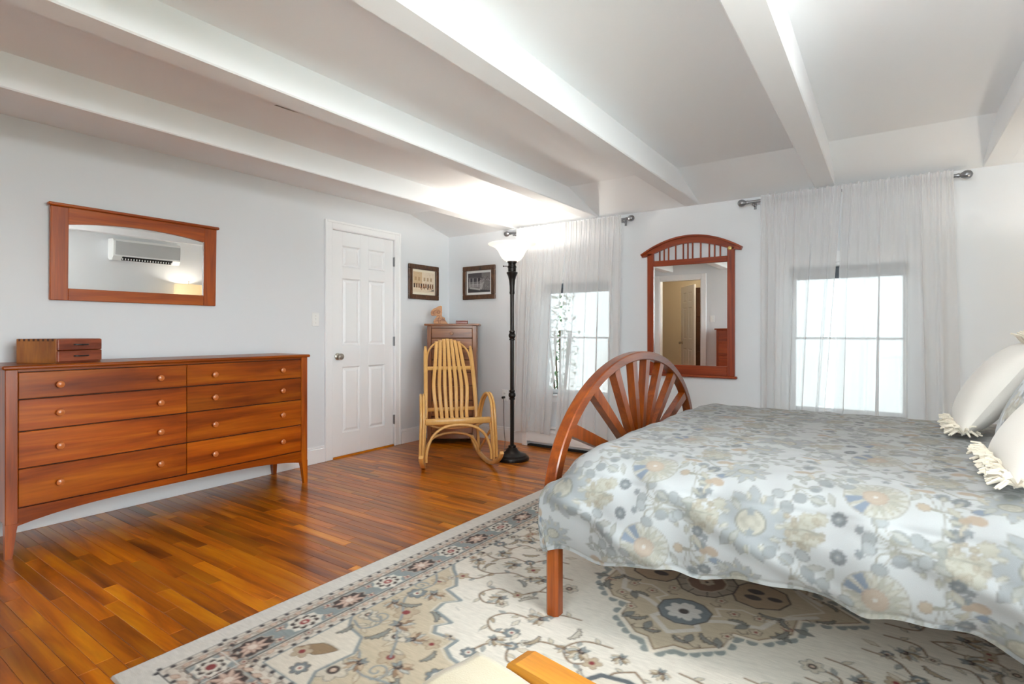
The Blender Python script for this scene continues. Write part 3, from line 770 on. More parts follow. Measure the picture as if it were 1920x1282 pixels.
# local: x to the right, front looks to -y, y=0 at the front
cw, cd, chh = .500, .315, 1.218
mb = MB(); mb.box(-cw/2-.028, cw/2+.028, -.022, cd+.004, chh-.020, chh, .006); mk('top', mb, M_chest_x, t)
for s in (-1, 1):
    a, b = (-cw/2, -cw/2+.042) if s < 0 else (cw/2-.042, cw/2)
    mb = MB(); mb.box(a, b, 0, .035, 0, chh-.020, .003); mk('front_post', mb, M_chest_z, t)
    a, b = (-cw/2+.004, -cw/2+.02) if s < 0 else (cw/2-.02, cw/2-.004)
    mb = MB(); mb.box(a, b, .035, cd, .03, chh-.020); mk('side_panel', mb, M_chest_z, t)
mb = MB(); mb.box(-cw/2+.02, cw/2-.02, cd-.012, cd, .05, chh-.02); mb.box(-cw/2+.04, cw/2-.04, .022, .032, .08, chh-.02); mk('back_panel', mb, plain('dark_chest_carcass', (50, 30, 18), .7), t)
mb = MB(); mb.box(-cw/2+.042, cw/2-.042, .004, .022, .055, .10, .002); mk('plinth_rail', mb, M_chest_x, t)
mb = MB(); mb.box(-cw/2+.042, cw/2-.042, .006, .022, chh-.042, chh-.020); mk('top_rail', mb, M_chest_x, t)
hts = [.103, .108, .113, .125, .138, .15, .162, .172]; z = chh-.046
for h in hts:
    mb = MB(); mb.box(-cw/2+.044, cw/2-.044, .002, .022, z-h+.006, z, .003); dr = mk('drawer', mb, M_chest_x, t)
    mb = MB(); mb.lathe([(.009, 0), (.008, .010), (.015, .016), (.0175, .022), (.014, .029), (0, .031)], 16, M=Matrix.Translation((0, .006, z-h/2)) @ Matrix.Rotation(PI/2, 4, 'X'), cap=False)
    mk('knob', mb, plain('chest_knob', (150, 104, 74), .35) if 'chest_knob' not in bpy.data.materials else bpy.data.materials['chest_knob'], dr)
    z -= h
# carved figure and little box on it
k = .000581
M_carv = wood('carved_olive_wood', (130, 76, 26), (176, 112, 46), (196, 136, 66), axis='x', across=26, along=6, tone=.05, rough=.5, coat=.1)
out = [(300, 405), (292, 365), (305, 330), (335, 295), (352, 265), (318, 262), (270, 262), (250, 240), (243, 205), (255, 170), (290, 138), (330, 120), (372, 95), (410, 82), (440, 92), (440, 270), (462, 284), (488, 296), (494, 330), (520, 372), (545, 405)]
out = [((x-420)*k, (405-yy)*k) for x, yy in out]
t = thing('carved_figure', 'small carved wooden animal figure with a curled head set on the narrow chest', 'figurine', (-3.626, 4.150, 0), R(34.8))
t.location = Matrix.Rotation(R(34.8), 4, 'Z') @ Vector((-.128, .12, 0)) + Vector((-3.626, 4.150, chh)); t.rotation_euler = (0, 0, R(34.8+12))
mb = MB(); mb.prism(out[::-1], -.026, .026, 'y'); mk('body', mb, M_carv, t, smooth=0)
M_groove = plain('burnt_groove', (112, 58, 20), .8)
for pts in ([(300, 240), (282, 212), (300, 180), (340, 160), (385, 165), (405, 190), (398, 215), (375, 222), (350, 210), (352, 190), (372, 186)],
            [(352, 265), (385, 262), (392, 285), (372, 312), (368, 345), (385, 392)], [(405, 395), (402, 352), (430, 330), (470, 335), (486, 350)], [(440, 300), (455, 318), (486, 318)]):
    mb = MB(); mb.tube([((x-420)*k, -.0262, (405-yy)*k) for x, yy in pts], .0028, 6); mk('groove', mb, M_groove, t)
t = thing('trinket_box', 'tiny flat wooden box lying on the narrow chest', 'box', (0, 0, 0), R(34.8))
t.location = Matrix.Rotation(R(34.8), 4, 'Z') @ Vector((.095, .09, 0)) + Vector((-3.626, 4.150, chh))
mb = MB(); mb.box(-.06, .06, -.04, .04, 0, .021, .003); mk('base', mb, M_red_x, t)
mb = MB(); mb.box(-.06, .06, -.04, .04, .0225, .034, .003); mk('lid', mb, M_red_x, t)
# ------------------------------------------------------------------ bentwood rocking chair (local: x right, y back, front looks to -y)
t = thing('rocking_chair', 'pale bentwood rocking chair with slatted back in front of the narrow chest', 'rocking chair', (-3.13, 3.609, 0), R(49.4))
def part(name, mb, m=M_hick): return mk(name, mb, m, t, smooth=50)
# slats: one long strip each, from the front rail through the seat and up the back
for i in range(-3, 4):
    def sp(z): return .045 if z < .4 else (.045+.006*min(1, (z-.4)/.2) if z < .65 else .051-.017*((z-.65)/.42))
    base = [(-.235, .412), (-.16, .385), (-.06, .352), (.04, .340), (.105, .362), (.145, .43), (.175, .53), (.215, .66), (.275, .81), (.345, .95), (.40, 1.035), (.435, 1.068-.0035*i*i)]
    pts = smooth_path([(i*sp(z), yy, z) for yy, z in base], 5)
    ups = []
    for q in range(len(pts)):
        a, b = pts[max(q-1, 0)], pts[min(q+1, len(pts)-1)]; tt = (b-a).normalized()
        ups.append(tuple(Vector((1, 0, 0)).cross(tt)))
    mb = MB(); mb.strip(pts, .031, .011, ups); part('slat', mb)
mb = MB(); mb.box(-.275, .275, -.275, -.232, .370, .420, .008); part('front_rail', mb)
mb = MB(); mb.box(-.235, .235, .11, .14, .31, .345, .006); part('rear_rail', mb)
for s in (-1, 1):
    mb = MB(); mb.sweep(smooth_path([(s*.232, .130, .30), (s*.228, .165, .48), (s*.220, .26, .75), (s*.212, .375, 1.0)], 4), [(.012*math.cos(PI/4*k), .018*math.sin(PI/4*k)) for k in range(8)], (1, 0, 0), scale=[1]*11+[.9, .55]); part('back_post', mb)
    mb = MB(); mb.strip([(s*.262, -.25, .388), (s*.235, .13, .345)], .022, .04); part('seat_rail', mb)
    # arm: two bent rods side by side
    for dx in (0, .023):
        x = lambda v: s*(v+dx)
        mb = MB(); mb.tube(smooth_path([(x(.298), -.295, .085), (x(.292), -.285, .25), (x(.286), -.268, .42), (x(.284), -.225, .535), (x(.278), -.14, .597), (x(.268), -.05, .592), (x(.256), .04, .53), (x(.246), .11, .43), (x(.242), .14, .34)], 6), .0115, 10); part('arm', mb)
    mb = MB(); mb.strip(smooth_path([(s*.325, -.45, .155), (s*.315, -.40, .098), (s*.298, -.30, .045), (s*.28, -.17, .018), (s*.268, -.02, .0165), (s*.256, .16, .034), (s*.246, .32, .078), (s*.240, .43, .125)], 5), .034, .030); part('rocker', mb)
    mb = MB(); mb.tube([(s*.236, .128, .32), (s*.252, .13, .045)], .0125, 8); part('rear_leg', mb)
    mb = MB(); mb.tube([(s*.272, -.255, .385), (s*.297, -.29, .058)], .0125, 8); part('front_leg', mb)
    mb = MB(); mb.tube([(s*.275, -.27, .32), (s*.255, .115, .075)], .0105, 8); part('brace', mb)
mb = MB(); mb.tube(smooth_path([(-.27, -.305, .075), (-.262, -.302, .17), (-.215, -.296, .285), (-.12, -.290, .352), (0, -.288, .368), (.12, -.290, .352), (.215, -.296, .285), (.262, -.302, .17), (.27, -.305, .075)], 6), .0115, 8); part('front_hoop', mb)
mb = MB(); mb.tube(smooth_path([(-.235, .10, .06), (-.22, .10, .13), (-.15, .10, .205), (0, .10, .235), (.15, .10, .205), (.22, .10, .13), (.235, .10, .06)], 6), .0105, 8); part('rear_hoop', mb)
mb = MB(); mb.tube(smooth_path([(-.205, .285, .78), (-.203, .325, .88), (-.175, .378, .97), (-.10, .42, 1.035), (0, .436, 1.045), (.10, .42, 1.035), (.175, .378, .97), (.203, .325, .88), (.205, .285, .78)], 6), .009, 8); part('back_hoop', mb)
for yy, z, hw_ in ((.287, .80, .216), (.178, .435, .226)):
    mb = MB(); mb.box(-hw_, hw_, yy-.006, yy+.010, z-.017, z+.017, .004); part('back_rail', mb)
for yy in (-.12, .0):
    mb = MB(); mb.tube(smooth_path([(-.255, yy, .36), (-.16, yy, .325), (0, yy, .315), (.16, yy, .325), (.255, yy, .36)], 4), .009, 8); part('seat_bow', mb)

# ------------------------------------------------------------------ torchiere floor lamp
t = thing('floor_lamp', 'tall dark bronze floor lamp with a lit white glass bowl shade', 'lamp', (-2.755, 3.965, 0))
mb = MB(); mb.lathe([(.150, 0), (.153, .012), (.148, .026), (.132, .036), (.128, .044), (.105, .052), (.075, .062), (.055, .080), (.045, .098), (.034, .106), (.034, .124), (.022, .130)], 40); mk('base', mb, M_bronze, t)
mb = MB(); mb.lathe([(.0175, .12), (.0175, 1.60)], 20); mk('pole', mb, M_bronze, t)
for z in (.575, 1.105):
    mb = MB(); mb.lathe([(.019, -.045), (.026, -.040), (.026, -.032), (.021, -.028), (.031, -.012), (.032, 0), (.030, .012), (.021, .022), (.026, .028), (.026, .038), (.019, .044)], 24, M=Matrix.Translation((0, 0, z))); mk('pole_collar', mb, M_bronze, t)
mb = MB(); mb.lathe([(.020, 1.47), (.024, 1.485), (.021, 1.50), (.022, 1.54), (.027, 1.59), (.036, 1.63), (.048, 1.655), (.050, 1.665), (.040, 1.672)], 28); mk('bell_neck', mb, M_bronze, t)
mb = MB(); mb.lathe([(.036, 1.668), (.036, 1.705), (.040, 1.708), (.040, 1.722), (.034, 1.726), (.034, 1.745), (.042, 1.75), (.044, 1.765), (.038, 1.770)], 28); so = mk('socket', mb, M_bronze, t)
mb = MB(); mb.tube([(-.030, -.018, 1.722), (-.062, -.038, 1.722)], .0035, 8); mb.tube([(-.062, -.038, 1.722), (-.070, -.043, 1.722)], .006, 8); mk('switch_key', mb, M_bronze, t)
prof = [(.050, 1.762), (.066, 1.770), (.090, 1.792), (.108, 1.822), (.124, 1.856), (.148, 1.884), (.180, 1.902), (.208, 1.912), (.214, 1.918)]
prof2 = [(r_-.005, z+.004) for r_, z in prof[::-1]]
mb = MB(); mb.lathe(prof + prof2, 48, cap=False)
M_bowl, nt, b = new_mat('frosted_glass_lit'); N = nt.nodes.new; L = nt.links.new
tl = N('ShaderNodeBsdfTranslucent'); tl.inputs[0].default_value = (.9, .88, .82, 1)
df = N('ShaderNodeBsdfDiffuse'); df.inputs[0].default_value = (.9, .89, .86, 1)
em = N('ShaderNodeEmission'); em.inputs[0].default_value = (1, .93, .80, 1); em.inputs[1].default_value = .10
a_ = N('ShaderNodeMixShader'); a_.inputs[0].default_value = .15; L(df.outputs[0], a_.inputs[1]); L(tl.outputs[0], a_.inputs[2])
s_ = N('ShaderNodeAddShader'); L(a_.outputs[0], s_.inputs[0]); L(em.outputs[0], s_.inputs[1]); L(s_.outputs[0], nt.nodes['Material Output'].inputs['Surface'])
mk('shade', mb, M_bowl, t, smooth=60)
mb = MB(); mb.lathe([(.014, 1.77), (.016, 1.785), (.028, 1.815), (.030, 1.835), (.024, 1.855), (0, 1.866)], 16, cap=False); mk('bulb', mb, emit_mat('bulb_glow', (255, 236, 205), 3), t)
lp = bpy.data.lights.new('torchiere_bulb', 'POINT'); lp.energy = 4.2; lp.color = (1, .94, .85); lp.shadow_soft_size = .035
lo = bpy.data.objects.new('torchiere_bulb', lp); col.objects.link(lo); lo.parent = t; lo.location = (0, 0, 1.905)
o_l = Vector((-3.285+2.755, YB-.012-3.965, .455))
mb = MB(); mb.tube(smooth_path([(-.03, .02, .115), (-.09, .05, .075), (-.17, .12, .05), (-.30, .30, .02), (-.42, .48, .035), (-.50, .575, .12), (-.522, .60, .30), (-.525, .605, .40), tuple(o_l + Vector((0, -.03, 0)))], 6), .0032, 6); cd_ = mk('cord', mb, M_black, t)
mb = MB(); mb.tube([tuple(o_l + Vector((0, -.036, 0))), tuple(o_l)], .012, 10); mk('plug', mb, M_black, cd_)

# ------------------------------------------------------------------ curtain rods and sheers
def rod(label, x0, x1, z, y):
    t = thing('curtain_rod', label, 'curtain rod', ((x0+x1)/2, y, z)); h = (x1-x0)/2
    mb = MB(); mb.tube([(-h, 0, 0), (h, 0, 0)], .011, 14); mk('pole', mb, M_pewter, t)
    for s in (-1, 1):
        M = Matrix.Translation((s*h, 0, 0)) @ Matrix.Rotation(s*PI/2, 4, 'Y')
        mb = MB(); mb.lathe([(.013, -.012), (.015, 0), (.011, .006), (.018, .014), (.026, .028), (.028, .042), (.024, .056), (.014, .066), (0, .07)], 20, M=M, cap=False); mk('finial', mb, M_pewter, t)
        xx = s*(h-.045)
        mb = MB(); mb.box(xx-.008, xx+.008, -.006, YB-y, -.024, -.012, .002); mb.box(xx-.010, xx+.010, YB-y-.006, YB-y, -.045, .02, .002); mb.tube([(xx, 0, -.030), (xx, 0, -.012)], .007, 10); mk('bracket', mb, M_pewter, t)
    return t
RY = YB-.085
rod('pewter curtain rod over the window next to the floor lamp', -3.165, -1.90, 2.137, RY)
rod('pewter curtain rod over the window beyond the bed', -.905, .375, 2.145, RY)
def curtain(label, xt0, xt1, xb0, xb1, z, zb, seed, lean=None, yo=0):
    r_ = np.random.default_rng(seed); nu, nv = 260, 90
    u = np.linspace(0, 1, nu)[:, None]; v = np.linspace(0, 1, nv)[None, :]
    vv = np.clip((v-.035)/.965, 0, 1)
    X = (xt0+(xt1-xt0)*u)*(1-vv) + (xb0+(xb1-xb0)*u)*vv
    if lean: X = X + lean(u, vv)
    wd = xt1-xt0; nf = wd*10
    ph = 2*PI*nf*u + 1.1*np.sin(2*PI*u*2.3+seed) + .8*np.sin(2*PI*u*3.7+2*seed) + .35*np.sin(vv*3+seed)*np.sin(2*PI*u*1.7)
    am = .55+.45*np.sin(2*PI*u*3.1+seed*1.7) ; gr = .25+.75*vv**.7; gr = gr*(1-np.exp(-vv*14))
    env = np.clip(np.minimum(u, 1-u)/.06, 0, 1)
    X = X + env*.026*am*np.sin(ph)*gr + env*.012*np.sin(ph*.43+seed)*gr
    pin = np.sin(2*PI*u*wd*58+r_.uniform(0, 6))*.0035*np.exp(-vv*9) + np.sin(2*PI*u*wd*37)*.003*np.exp(-vv*5)
    Yd = .020*(.4+.6*am)*np.cos(ph)*gr + .006*np.sin(ph*1.9+1)*gr + pin
    # sleeve round the rod, ruffle above it
    zz = z + .030 - v*(z+.030-zb)
    zz = zz + np.where(v < .02, .006*np.sin(2*PI*u*wd*23)+.004*np.sin(2*PI*u*wd*41+1), 0)
    zz = zz + .012*np.sin(2*PI*u*wd*2.3+seed)*vv
    Yc = RY - .016 - .004 + yo + Yd - .010*vv
    Yc = np.minimum(Yc, RY-.0135) if False else Yc
    V = np.stack([X+0*zz, Yc+0*zz, zz+0*X], -1)
    o = grid_mesh('sheer_curtain', V, nu, nv, M_sheer)
    return tag(o, label, 'curtain', 'white sheer curtains')
curtain('white sheer curtain panel hanging behind the lit floor lamp', -3.06, -2.489, -3.10, -2.655, 2.137, .155, 3, yo=-.02)
curtain('white sheer curtain panel hanging behind the wooden wheel footboard', -2.486, -1.935, -2.60, -1.96, 2.137, .165, 5, yo=-.02)
curtain('white sheer curtain panel next to the arched mirror, edge leaning open', -.80, -.272, -.80, -.40, 2.145, .16, 11, yo=-.02)
curtain('white sheer curtain panel at the pillow end of the bed', -.268, .345, -.335, .395, 2.145, .16, 15, yo=-.02)

# ------------------------------------------------------------------ arched mirror between the windows (local: x along the wall, front to -y)
t = thing('arched_mirror', 'tall reddish cherry mirror with an arched slatted top between the two windows', 'mirror', (-1.372, YB, .778))
hw = .362
zt = 1.86-.778
for s in (-1, 1):
    a, b = (-hw, -hw+.056) if s < 0 else (hw-.056, hw)
    mb = MB(); mb.box(a, b, -.030, -.002, 0, 1.04, .003); mk('stile', mb, M_red_z, t)
mb = MB(); mb.box(-hw+.056, hw-.056, -.028, -.002, .0, .078, .003); mk('bottom_rail', mb, M_red_x, t)
mb = MB(); mb.box(-hw-.018, hw+.018, -.040, -.002, -.020, 0.0, .005); mk('bottom_ledge', mb, M_red_x, t)
mb = MB(); mb.box(-hw+.056, hw-.056, -.028, -.002, .925, .972, .003); mk('cross_rail', mb, M_red_x, t)
def arch(x, a, zc, rise): return zc + rise*(1-(x/a)**2)**.82 if abs(x) < a else zc
aw = hw+.055; pts_o, pts_i = [], []
for q in range(33):
    x = -aw + 2*aw*q/32; pts_o.append((x, 1.030+.132*(1-abs(x/aw)**2.0)))
    pts_i.append((x*.985, pts_o[-1][1]-.020-.038*(1-abs(x/aw)**6)))
mb = MB(); mb.prism(pts_i + pts_o[::-1], -.030, -.002, 'y'); mk('arch_rail', mb, M_red_x, t, smooth=0)
mb = MB(); mb.strip([(x, -.022, z) for x, z in pts_o], .044, .016, (0, 0, 1)); mk('arch_moulding', mb, M_red_x, t)
for q in (237, 272, 307, 362, 420, 455, 490, 550, 612, 650, 690):
    x = -hw+.056 + (q-190)/(740-190)*(2*hw-.112); ztop = 1.030+.132*(1-abs(x/aw)**2)-.054
    mb = MB(); mb.box(x-.0055, x+.0055, -.022, -.010, .970, ztop, .001); mk('slat', mb, M_red_z, t)
mb = MB(); mb.box(-hw+.050, hw-.050, -.014, -.006, .072, .930); mk('mirror_glass', mb, M_mirror, t, smooth=0)
mb = MB(); mb.lathe([(.016, 0), (.016, .004), (.010, .008), (0, .009)], 16, M=Matrix.Translation((hw-.035, -.030, 1.030)) @ Matrix.Rotation(PI/2, 4, 'X'), cap=False); tag(mk('button', mb, plain('pale_brass', (214, 190, 120), .35, metal=.7), t), 'small pale brass button')
# ------------------------------------------------------------------ rug
RC, RW, RH, RROT = (-.671, 2.505), 1.385, 1.83, R(-1.2)
CRM, BEI, GRY, DGR, BRN, DBR, RED, PNK = (226, 219, 206), (198, 183, 158), (138, 146, 147), (92, 98, 102), (136, 110, 84), (62, 48, 44), (134, 46, 46), (206, 180, 160)
cv = Canvas(RW, RH, .004, CRM)          # one quarter, measured from the rug centre
LG = (170, 174, 170)
# spandrel in the corner of the field
sp_ = [(1.06, .52), (1.01, .575), (.95, .62), (.89, .69), (.90, .74), (.785, .778), (.83, .83), (.816, .90), (.70, .93), (.735, .98), (.705, 1.02), (.60, 1.01), (.60, 1.07), (.549, 1.10), (.44, 1.12), (.40, 1.2), (.30, 1.24), (.22, 1.34), (.12, 1.40), (.08, 1.5), (1.06, 1.5)]
cv.poly(sp_, BEI); cv.line(sp_[:-1], .016, GRY); cv.line([(x+.012, y_+.012) for x, y_ in sp_[:-1]], .005, (214, 206, 190))
for k in range(70):
    x, y_ = rng.uniform(.5, 1.05), rng.uniform(.7, 1.48)
    if x+y_ > 1.86: cv.line([(x, y_), (x+rng.uniform(.02, .10), y_)], .003, (170, 146, 106), .6)
def vine(pts, wd=.009, c=BRN):
    P = [(p.x, p.y) for p in smooth_path([(x, y_, 0) for x, y_ in pts], 6)]; cv.line(P, wd, c)
    return P
def bloom(x, y_, r_, kind=0):
    if kind == 0:
        cv.flower(x, y_, r_, (206, 196, 178), 6, rng.uniform(0, 1), None, DGR, .35); cv.ell(x, y_, r_*.38, c=DBR); cv.ell(x, y_, r_*.18, c=PNK)
    elif kind == 1:
        cv.flower(x, y_, r_, (186, 168, 142), 5, rng.uniform(0, 1), None, BRN, .4); cv.ell(x, y_, r_*.3, c=RED)
    elif kind == 2:
        for q in range(5):
            a = -PI*.05+q*PI/4.5; cv.leaf(x, y_, r_*1.5, r_*.6, a+.2, [(200, 188, 166), (150, 152, 150)][q % 2], BRN)
        cv.ell(x, y_, r_*.35, c=DBR)
    else:
        cv.flower(x, y_, r_, (120, 128, 130), 7, rng.uniform(0, 1), None, DBR, .3); cv.ell(x, y_, r_*.4, c=(222, 212, 196)); cv.ell(x, y_, r_*.18, c=RED)
def leaves(P, step, L=.045):
    for k in range(3, len(P)-2, step):
        a = math.atan2(P[k+1][1]-P[k][1], P[k+1][0]-P[k][0]); s = 1 if (k//step) % 2 else -1
        cv.leaf(P[k][0], P[k][1], L*rng.uniform(.7, 1.2), L*.42, a+s*.9, [(204, 192, 170), (160, 162, 156), (178, 158, 130)][k % 3], [BRN, DGR][k % 2])
def palmette(x, y_, r_, a, c1=(206, 194, 172), c2=(160, 140, 112)):
    for q in range(7):
        b = a+(q-3)*.42; cv.leaf(x, y_, r_*(1.25-.09*abs(q-3)), r_*.42, b, [c1, (184, 184, 176), c2][q % 3], [BRN, DGR, DBR][q % 3])
    cv.flower(x, y_, r_*.34, DBR, 6, a, (196, 170, 150), None, .3); cv.leaf(x, y_, -r_*.6, r_*.3, a+.5, (140, 146, 144), DGR); cv.leaf(x, y_, -r_*.6, r_*.3, a-.5, (140, 146, 144), DGR)
def feather(x, y_, r_, a, s=1, c=(150, 152, 146)):
    o, i_ = [], []
    for q in range(13):
        b = a+s*q*.19; k = 1+.16*(q % 2); o.append((x+r_*k*math.cos(b), y_+r_*k*math.sin(b)))
        w_ = .42*math.sin(PI*min(q+.6, 12.4)/13); i_.append((x+r_*(1-w_)*math.cos(b), y_+r_*(1-w_)*math.sin(b)))
    cv.poly(o+i_[::-1], c, 1, DBR, .0035)
def spiral(x, y_, r_, a, c=GRY):
    cv.line([(x+r_*(1-q/26)*math.cos(a+q*.36), y_+r_*(1-q/26)*math.sin(a+q*.36)) for q in range(24)], .007, c)
V_ = [[(.0, .80), (.06, .86), (.02, .95), (.09, 1.02), (.05, 1.12), (.0, 1.18)], [(.12, .72), (.22, .74), (.26, .82), (.20, .88), (.14, .84)], [(.26, .82), (.36, .84), (.42, .92), (.38, 1.0), (.30, .98)],
      [(.30, .62), (.40, .64), (.46, .72), (.56, .74), (.60, .82), (.54, .88), (.47, .85)], [(.46, .50), (.56, .52), (.62, .60), (.72, .60), (.76, .68), (.70, .73), (.63, .70)],
      [(.50, .34), (.60, .36), (.66, .44), (.76, .44), (.84, .50), (.92, .50), (.96, .44)], [(.60, .20), (.70, .22), (.76, .30), (.86, .30), (.92, .36), (1.02, .34)],
      [(.66, .05), (.76, .06), (.80, .14), (.90, .14), (.94, .22), (1.02, .20)], [(.80, .0), (.88, .04), (.96, .02), (1.02, .08)], [(.84, .50), (.86, .58), (.93, .60)], [(.08, 1.12), (.16, 1.18), (.22, 1.14), (.30, 1.16)],
      [(.42, .92), (.5, .96), (.52, 1.04)], [(.56, .52), (.55, .44), (.47, .42)], [(.76, .30), (.70, .36)]]
for k, pts in enumerate(V_):
    P = vine(pts); leaves(P, 4); bloom(P[-1][0], P[-1][1], rng.uniform(.028, .042), k % 4)
    if len(P) > 18: bloom(P[12][0], P[12][1], .026, (k+1) % 4)
for k in range(46):
    x, y_ = rng.uniform(.05, 1.03), rng.uniform(.06, 1.4)
    if (x/.62)**2+(y_/.68)**2 > 1.1 and x+y_ < 1.72:
        if k % 3: cv.leaf(x, y_, .06, .024, rng.uniform(0, 6.3), (212, 202, 184), [BRN, DGR][k % 2])
        else: bloom(x, y_, .020, k % 4)
for (x, y_, r_, a) in ((.20, .80, .055, 1.2), (.43, .70, .055, .6), (.34, 1.06, .050, 2.0), (.66, .66, .050, .9), (.60, .42, .05, .3), (.80, .36, .055, .6), (.94, .28, .05, 2.6), (.72, .14, .05, .4), (.90, .08, .055, -.3), (.16, 1.10, .05, 1.9), (.50, .92, .045, 2.7), (.98, .42, .045, 1.4), (.07, .75, .04, 1.5)):
    palmette(x, y_, r_, a)
for (x, y_, r_, a, s) in ((.30, .72, .045, 2, 1), (.54, .62, .045, .5, -1), (.68, .52, .04, 3, 1), (.82, .20, .045, 1, 1), (.40, .84, .04, 4, -1), (1.0, .14, .04, 2, 1), (.24, .95, .045, 0, 1), (.12, .90, .035, 2, -1), (.88, .44, .035, 5, 1)):
    feather(x, y_, r_, a, s, [(196, 188, 172), (158, 160, 154), (176, 160, 134)][int(x*50) % 3])
for k in range(60):
    x, y_ = rng.uniform(.05, 1.03), rng.uniform(.06, 1.4)
    if (x/.62)**2+(y_/.68)**2 > 1.15 and x+y_ < 1.72: cv.line([(x, y_), (x+rng.uniform(-.05, .05), y_+rng.uniform(-.02, .02))], .003, [(172, 160, 142), DGR][k % 2], .7)
# small medallions on the long axis
hexo = [(.0, .86), (.085, .88), (.125, .95), (.085, 1.02), (.0, 1.04)]
cv.poly([(-x, y_) for x, y_ in hexo[::-1]]+hexo, (222, 212, 196), 1, DGR, .022); cv.flower(.0, .95, .05, (150, 60, 54), 6, 0, (226, 216, 200), DBR); 
# corner ornaments inside the spandrel
for (x, y_, r_, kd) in ((.90, .98, .055, 1), (.80, 1.12, .05, 0), (.98, .84, .045, 3), (.94, 1.27, .06, 2), (.72, 1.22, .05, 1), (.60, 1.32, .055, 2), (.45, 1.30, .045, 0), (.82, 1.38, .06, 0), (.30, 1.40, .05, 1), (1.01, 1.08, .04, 0), (.98, .70, .04, 1), (.52, 1.20, .04, 3), (.66, 1.08, .035, 1)):
    bloom(x, y_, r_, kd)
for pts in ([(1.04, .66), (.98, .74), (1.0, .88), (.92, .98)], [(.90, 1.0), (.84, 1.08), (.78, 1.14), (.72, 1.22)], [(.94, 1.27), (.84, 1.26), (.74, 1.34), (.60, 1.32), (.50, 1.38), (.36, 1.36)], [(1.02, 1.14), (.95, 1.16), (.92, 1.10), (.96, 1.06)]):
    P = vine(pts, .010, GRY); leaves(P, 3, .05)
cv.poly([(1.06, 1.12), (1.0, 1.18), (.90, 1.20), (.84, 1.28), (.86, 1.42), (.80, 1.5), (1.06, 1.5)], (220, 211, 195), 1, GRY, .012)
cv.leaf(.90, 1.30, .16, .075, .5, (150, 124, 92), DBR); bloom(1.0, 1.38, .04, 1); bloom(.92, 1.44, .035, 3)
for (x, y_, r_, a) in ((.92, .80, .055, 2.4), (.86, 1.06, .06, 3.4), (1.0, .95, .05, 2.2), (.74, 1.10, .05, 4.0), (.66, 1.24, .055, 2.6), (.46, 1.22, .05, 3.6), (.38, 1.30, .05, 2.4), (.78, 1.30, .05, 1.2)): palmette(x, y_, r_, a, (196, 174, 148), (150, 118, 92))
for (x, y_, r_, a, s) in ((.95, .90, .05, 1, 1), (.80, .96, .045, 3, 1), (.90, 1.14, .055, 4, -1), (.64, 1.14, .04, 2, 1), (.56, 1.28, .05, 0, 1), (.30, 1.32, .045, 3, -1), (1.02, 1.20, .04, 2, 1)): feather(x, y_, r_, a, s, (140, 142, 134))
for (x, y_, r_, a) in ((.96, 1.06, .05, 0), (.70, 1.30, .045, 2), (1.02, .78, .035, 4)): spiral(x, y_, r_, a)
# medallion
med = [(0, .655), (.05, .585), (.10, .583), (.20, .49), (.205, .375), (.295, .37), (.392, .255), (.392, .12), (.50, .08), (.60, 0)]
full = med + [(x, -y_) for x, y_ in med[::-1][1:]] + [(-x, -y_) for x, y_ in med[1:]] + [(-x, y_) for x, y_ in med[::-1][1:-1]]
for (ax, ay), (bx, by) in zip(med[:-1], med[1:]):
    n = max(2, int(math.hypot(bx-ax, by-ay)/.042))
    for q in range(n):
        x, y_ = ax+(bx-ax)*(q+.5)/n, ay+(by-ay)*(q+.5)/n; nx_, ny_ = by-ay, -(bx-ax); L = math.hypot(nx_, ny_)
        cv.ell(x-nx_/L*.016, y_-ny_/L*.016, .020, .024, (140, 146, 142))
        
cv.poly(full, (192, 176, 150)); cv.line(med, .020, (226, 216, 200)); cv.line([(x*.975, y_*.975) for x, y_ in med], .006, BRN)
cv.line([(.0, .50), (.09, .42), (.06, .36), (.16, .30), (.28, .27), (.32, .16), (.44, .06)], .022, (212, 206, 196))
cv.line([(.0, .42), (.06, .40), (.05, .33), (.13, .27), (.10, .22), (.19, .17), (.30, .20), (.36, .10), (.46, .0)], .010, (216, 208, 194))
# inner rosettes
oc = [(.0, .42), (.06, .40), (.10, .34), (.10, .27), (.05, .22), (0, .21)]
cv.poly(oc+[(-x, y_) for x, y_ in oc[::-1]], (112, 120, 124), 1, DBR, .006); cv.flower(0, .315, .075, (206, 202, 196), 8, .2, DBR, DGR, .25)
cv.poly([(.115, .03), (.15, .10), (.23, .12), (.31, .08), (.34, 0), (.31, -.08), (.23, -.12), (.15, -.1), (.115, -.03)], (172, 148, 120), 1, DBR, .008)
cv.ell(.20, .03, .035, .022, DBR); cv.ell(.28, 0, .03, .018, DBR)
for (x, y_) in ((.10, .14), (.17, .22), (.26, .20), (.34, .18), (.14, .47), (.05, .52), (.19, .40), (.27, .31)):
    cv.flower(x, y_, .024, (200, 184, 160), 5, rng.uniform(0, 1), RED, DBR, .35)
for (x, y_, a) in ((.33, .27, .6), (.16, .43, 1.2), (.38, .20, .2), (.08, .46, 1.6), (.24, .27, 2.2)):
    cv.leaf(x, y_, .075, .035, a, (128, 128, 122), DBR)
for (x, y_, r_, a, s) in ((.32, .26, .05, 5.6, 1), (.29, .13, .045, .4, 1), (.15, .44, .045, 1, 1), (.06, .50, .035, 3, -1), (.37, .17, .04, 1.5, 1), (.20, .30, .04, 3.6, 1), (.46, .05, .04, 2, -1)): feather(x, y_, r_, a, s, (132, 130, 122))
for (x, y_) in ((.09, .19), (.23, .34), (.36, .22), (.11, .53), (.43, .10)): cv.line([(x-.02, y_), (x, y_+.012), (x+.02, y_), (x+.012, y_-.014)], .004, [RED, DBR][int(x*100) % 2])
hx = [(0, .15), (.07, .125), (.125, .04), (.125, 0)]
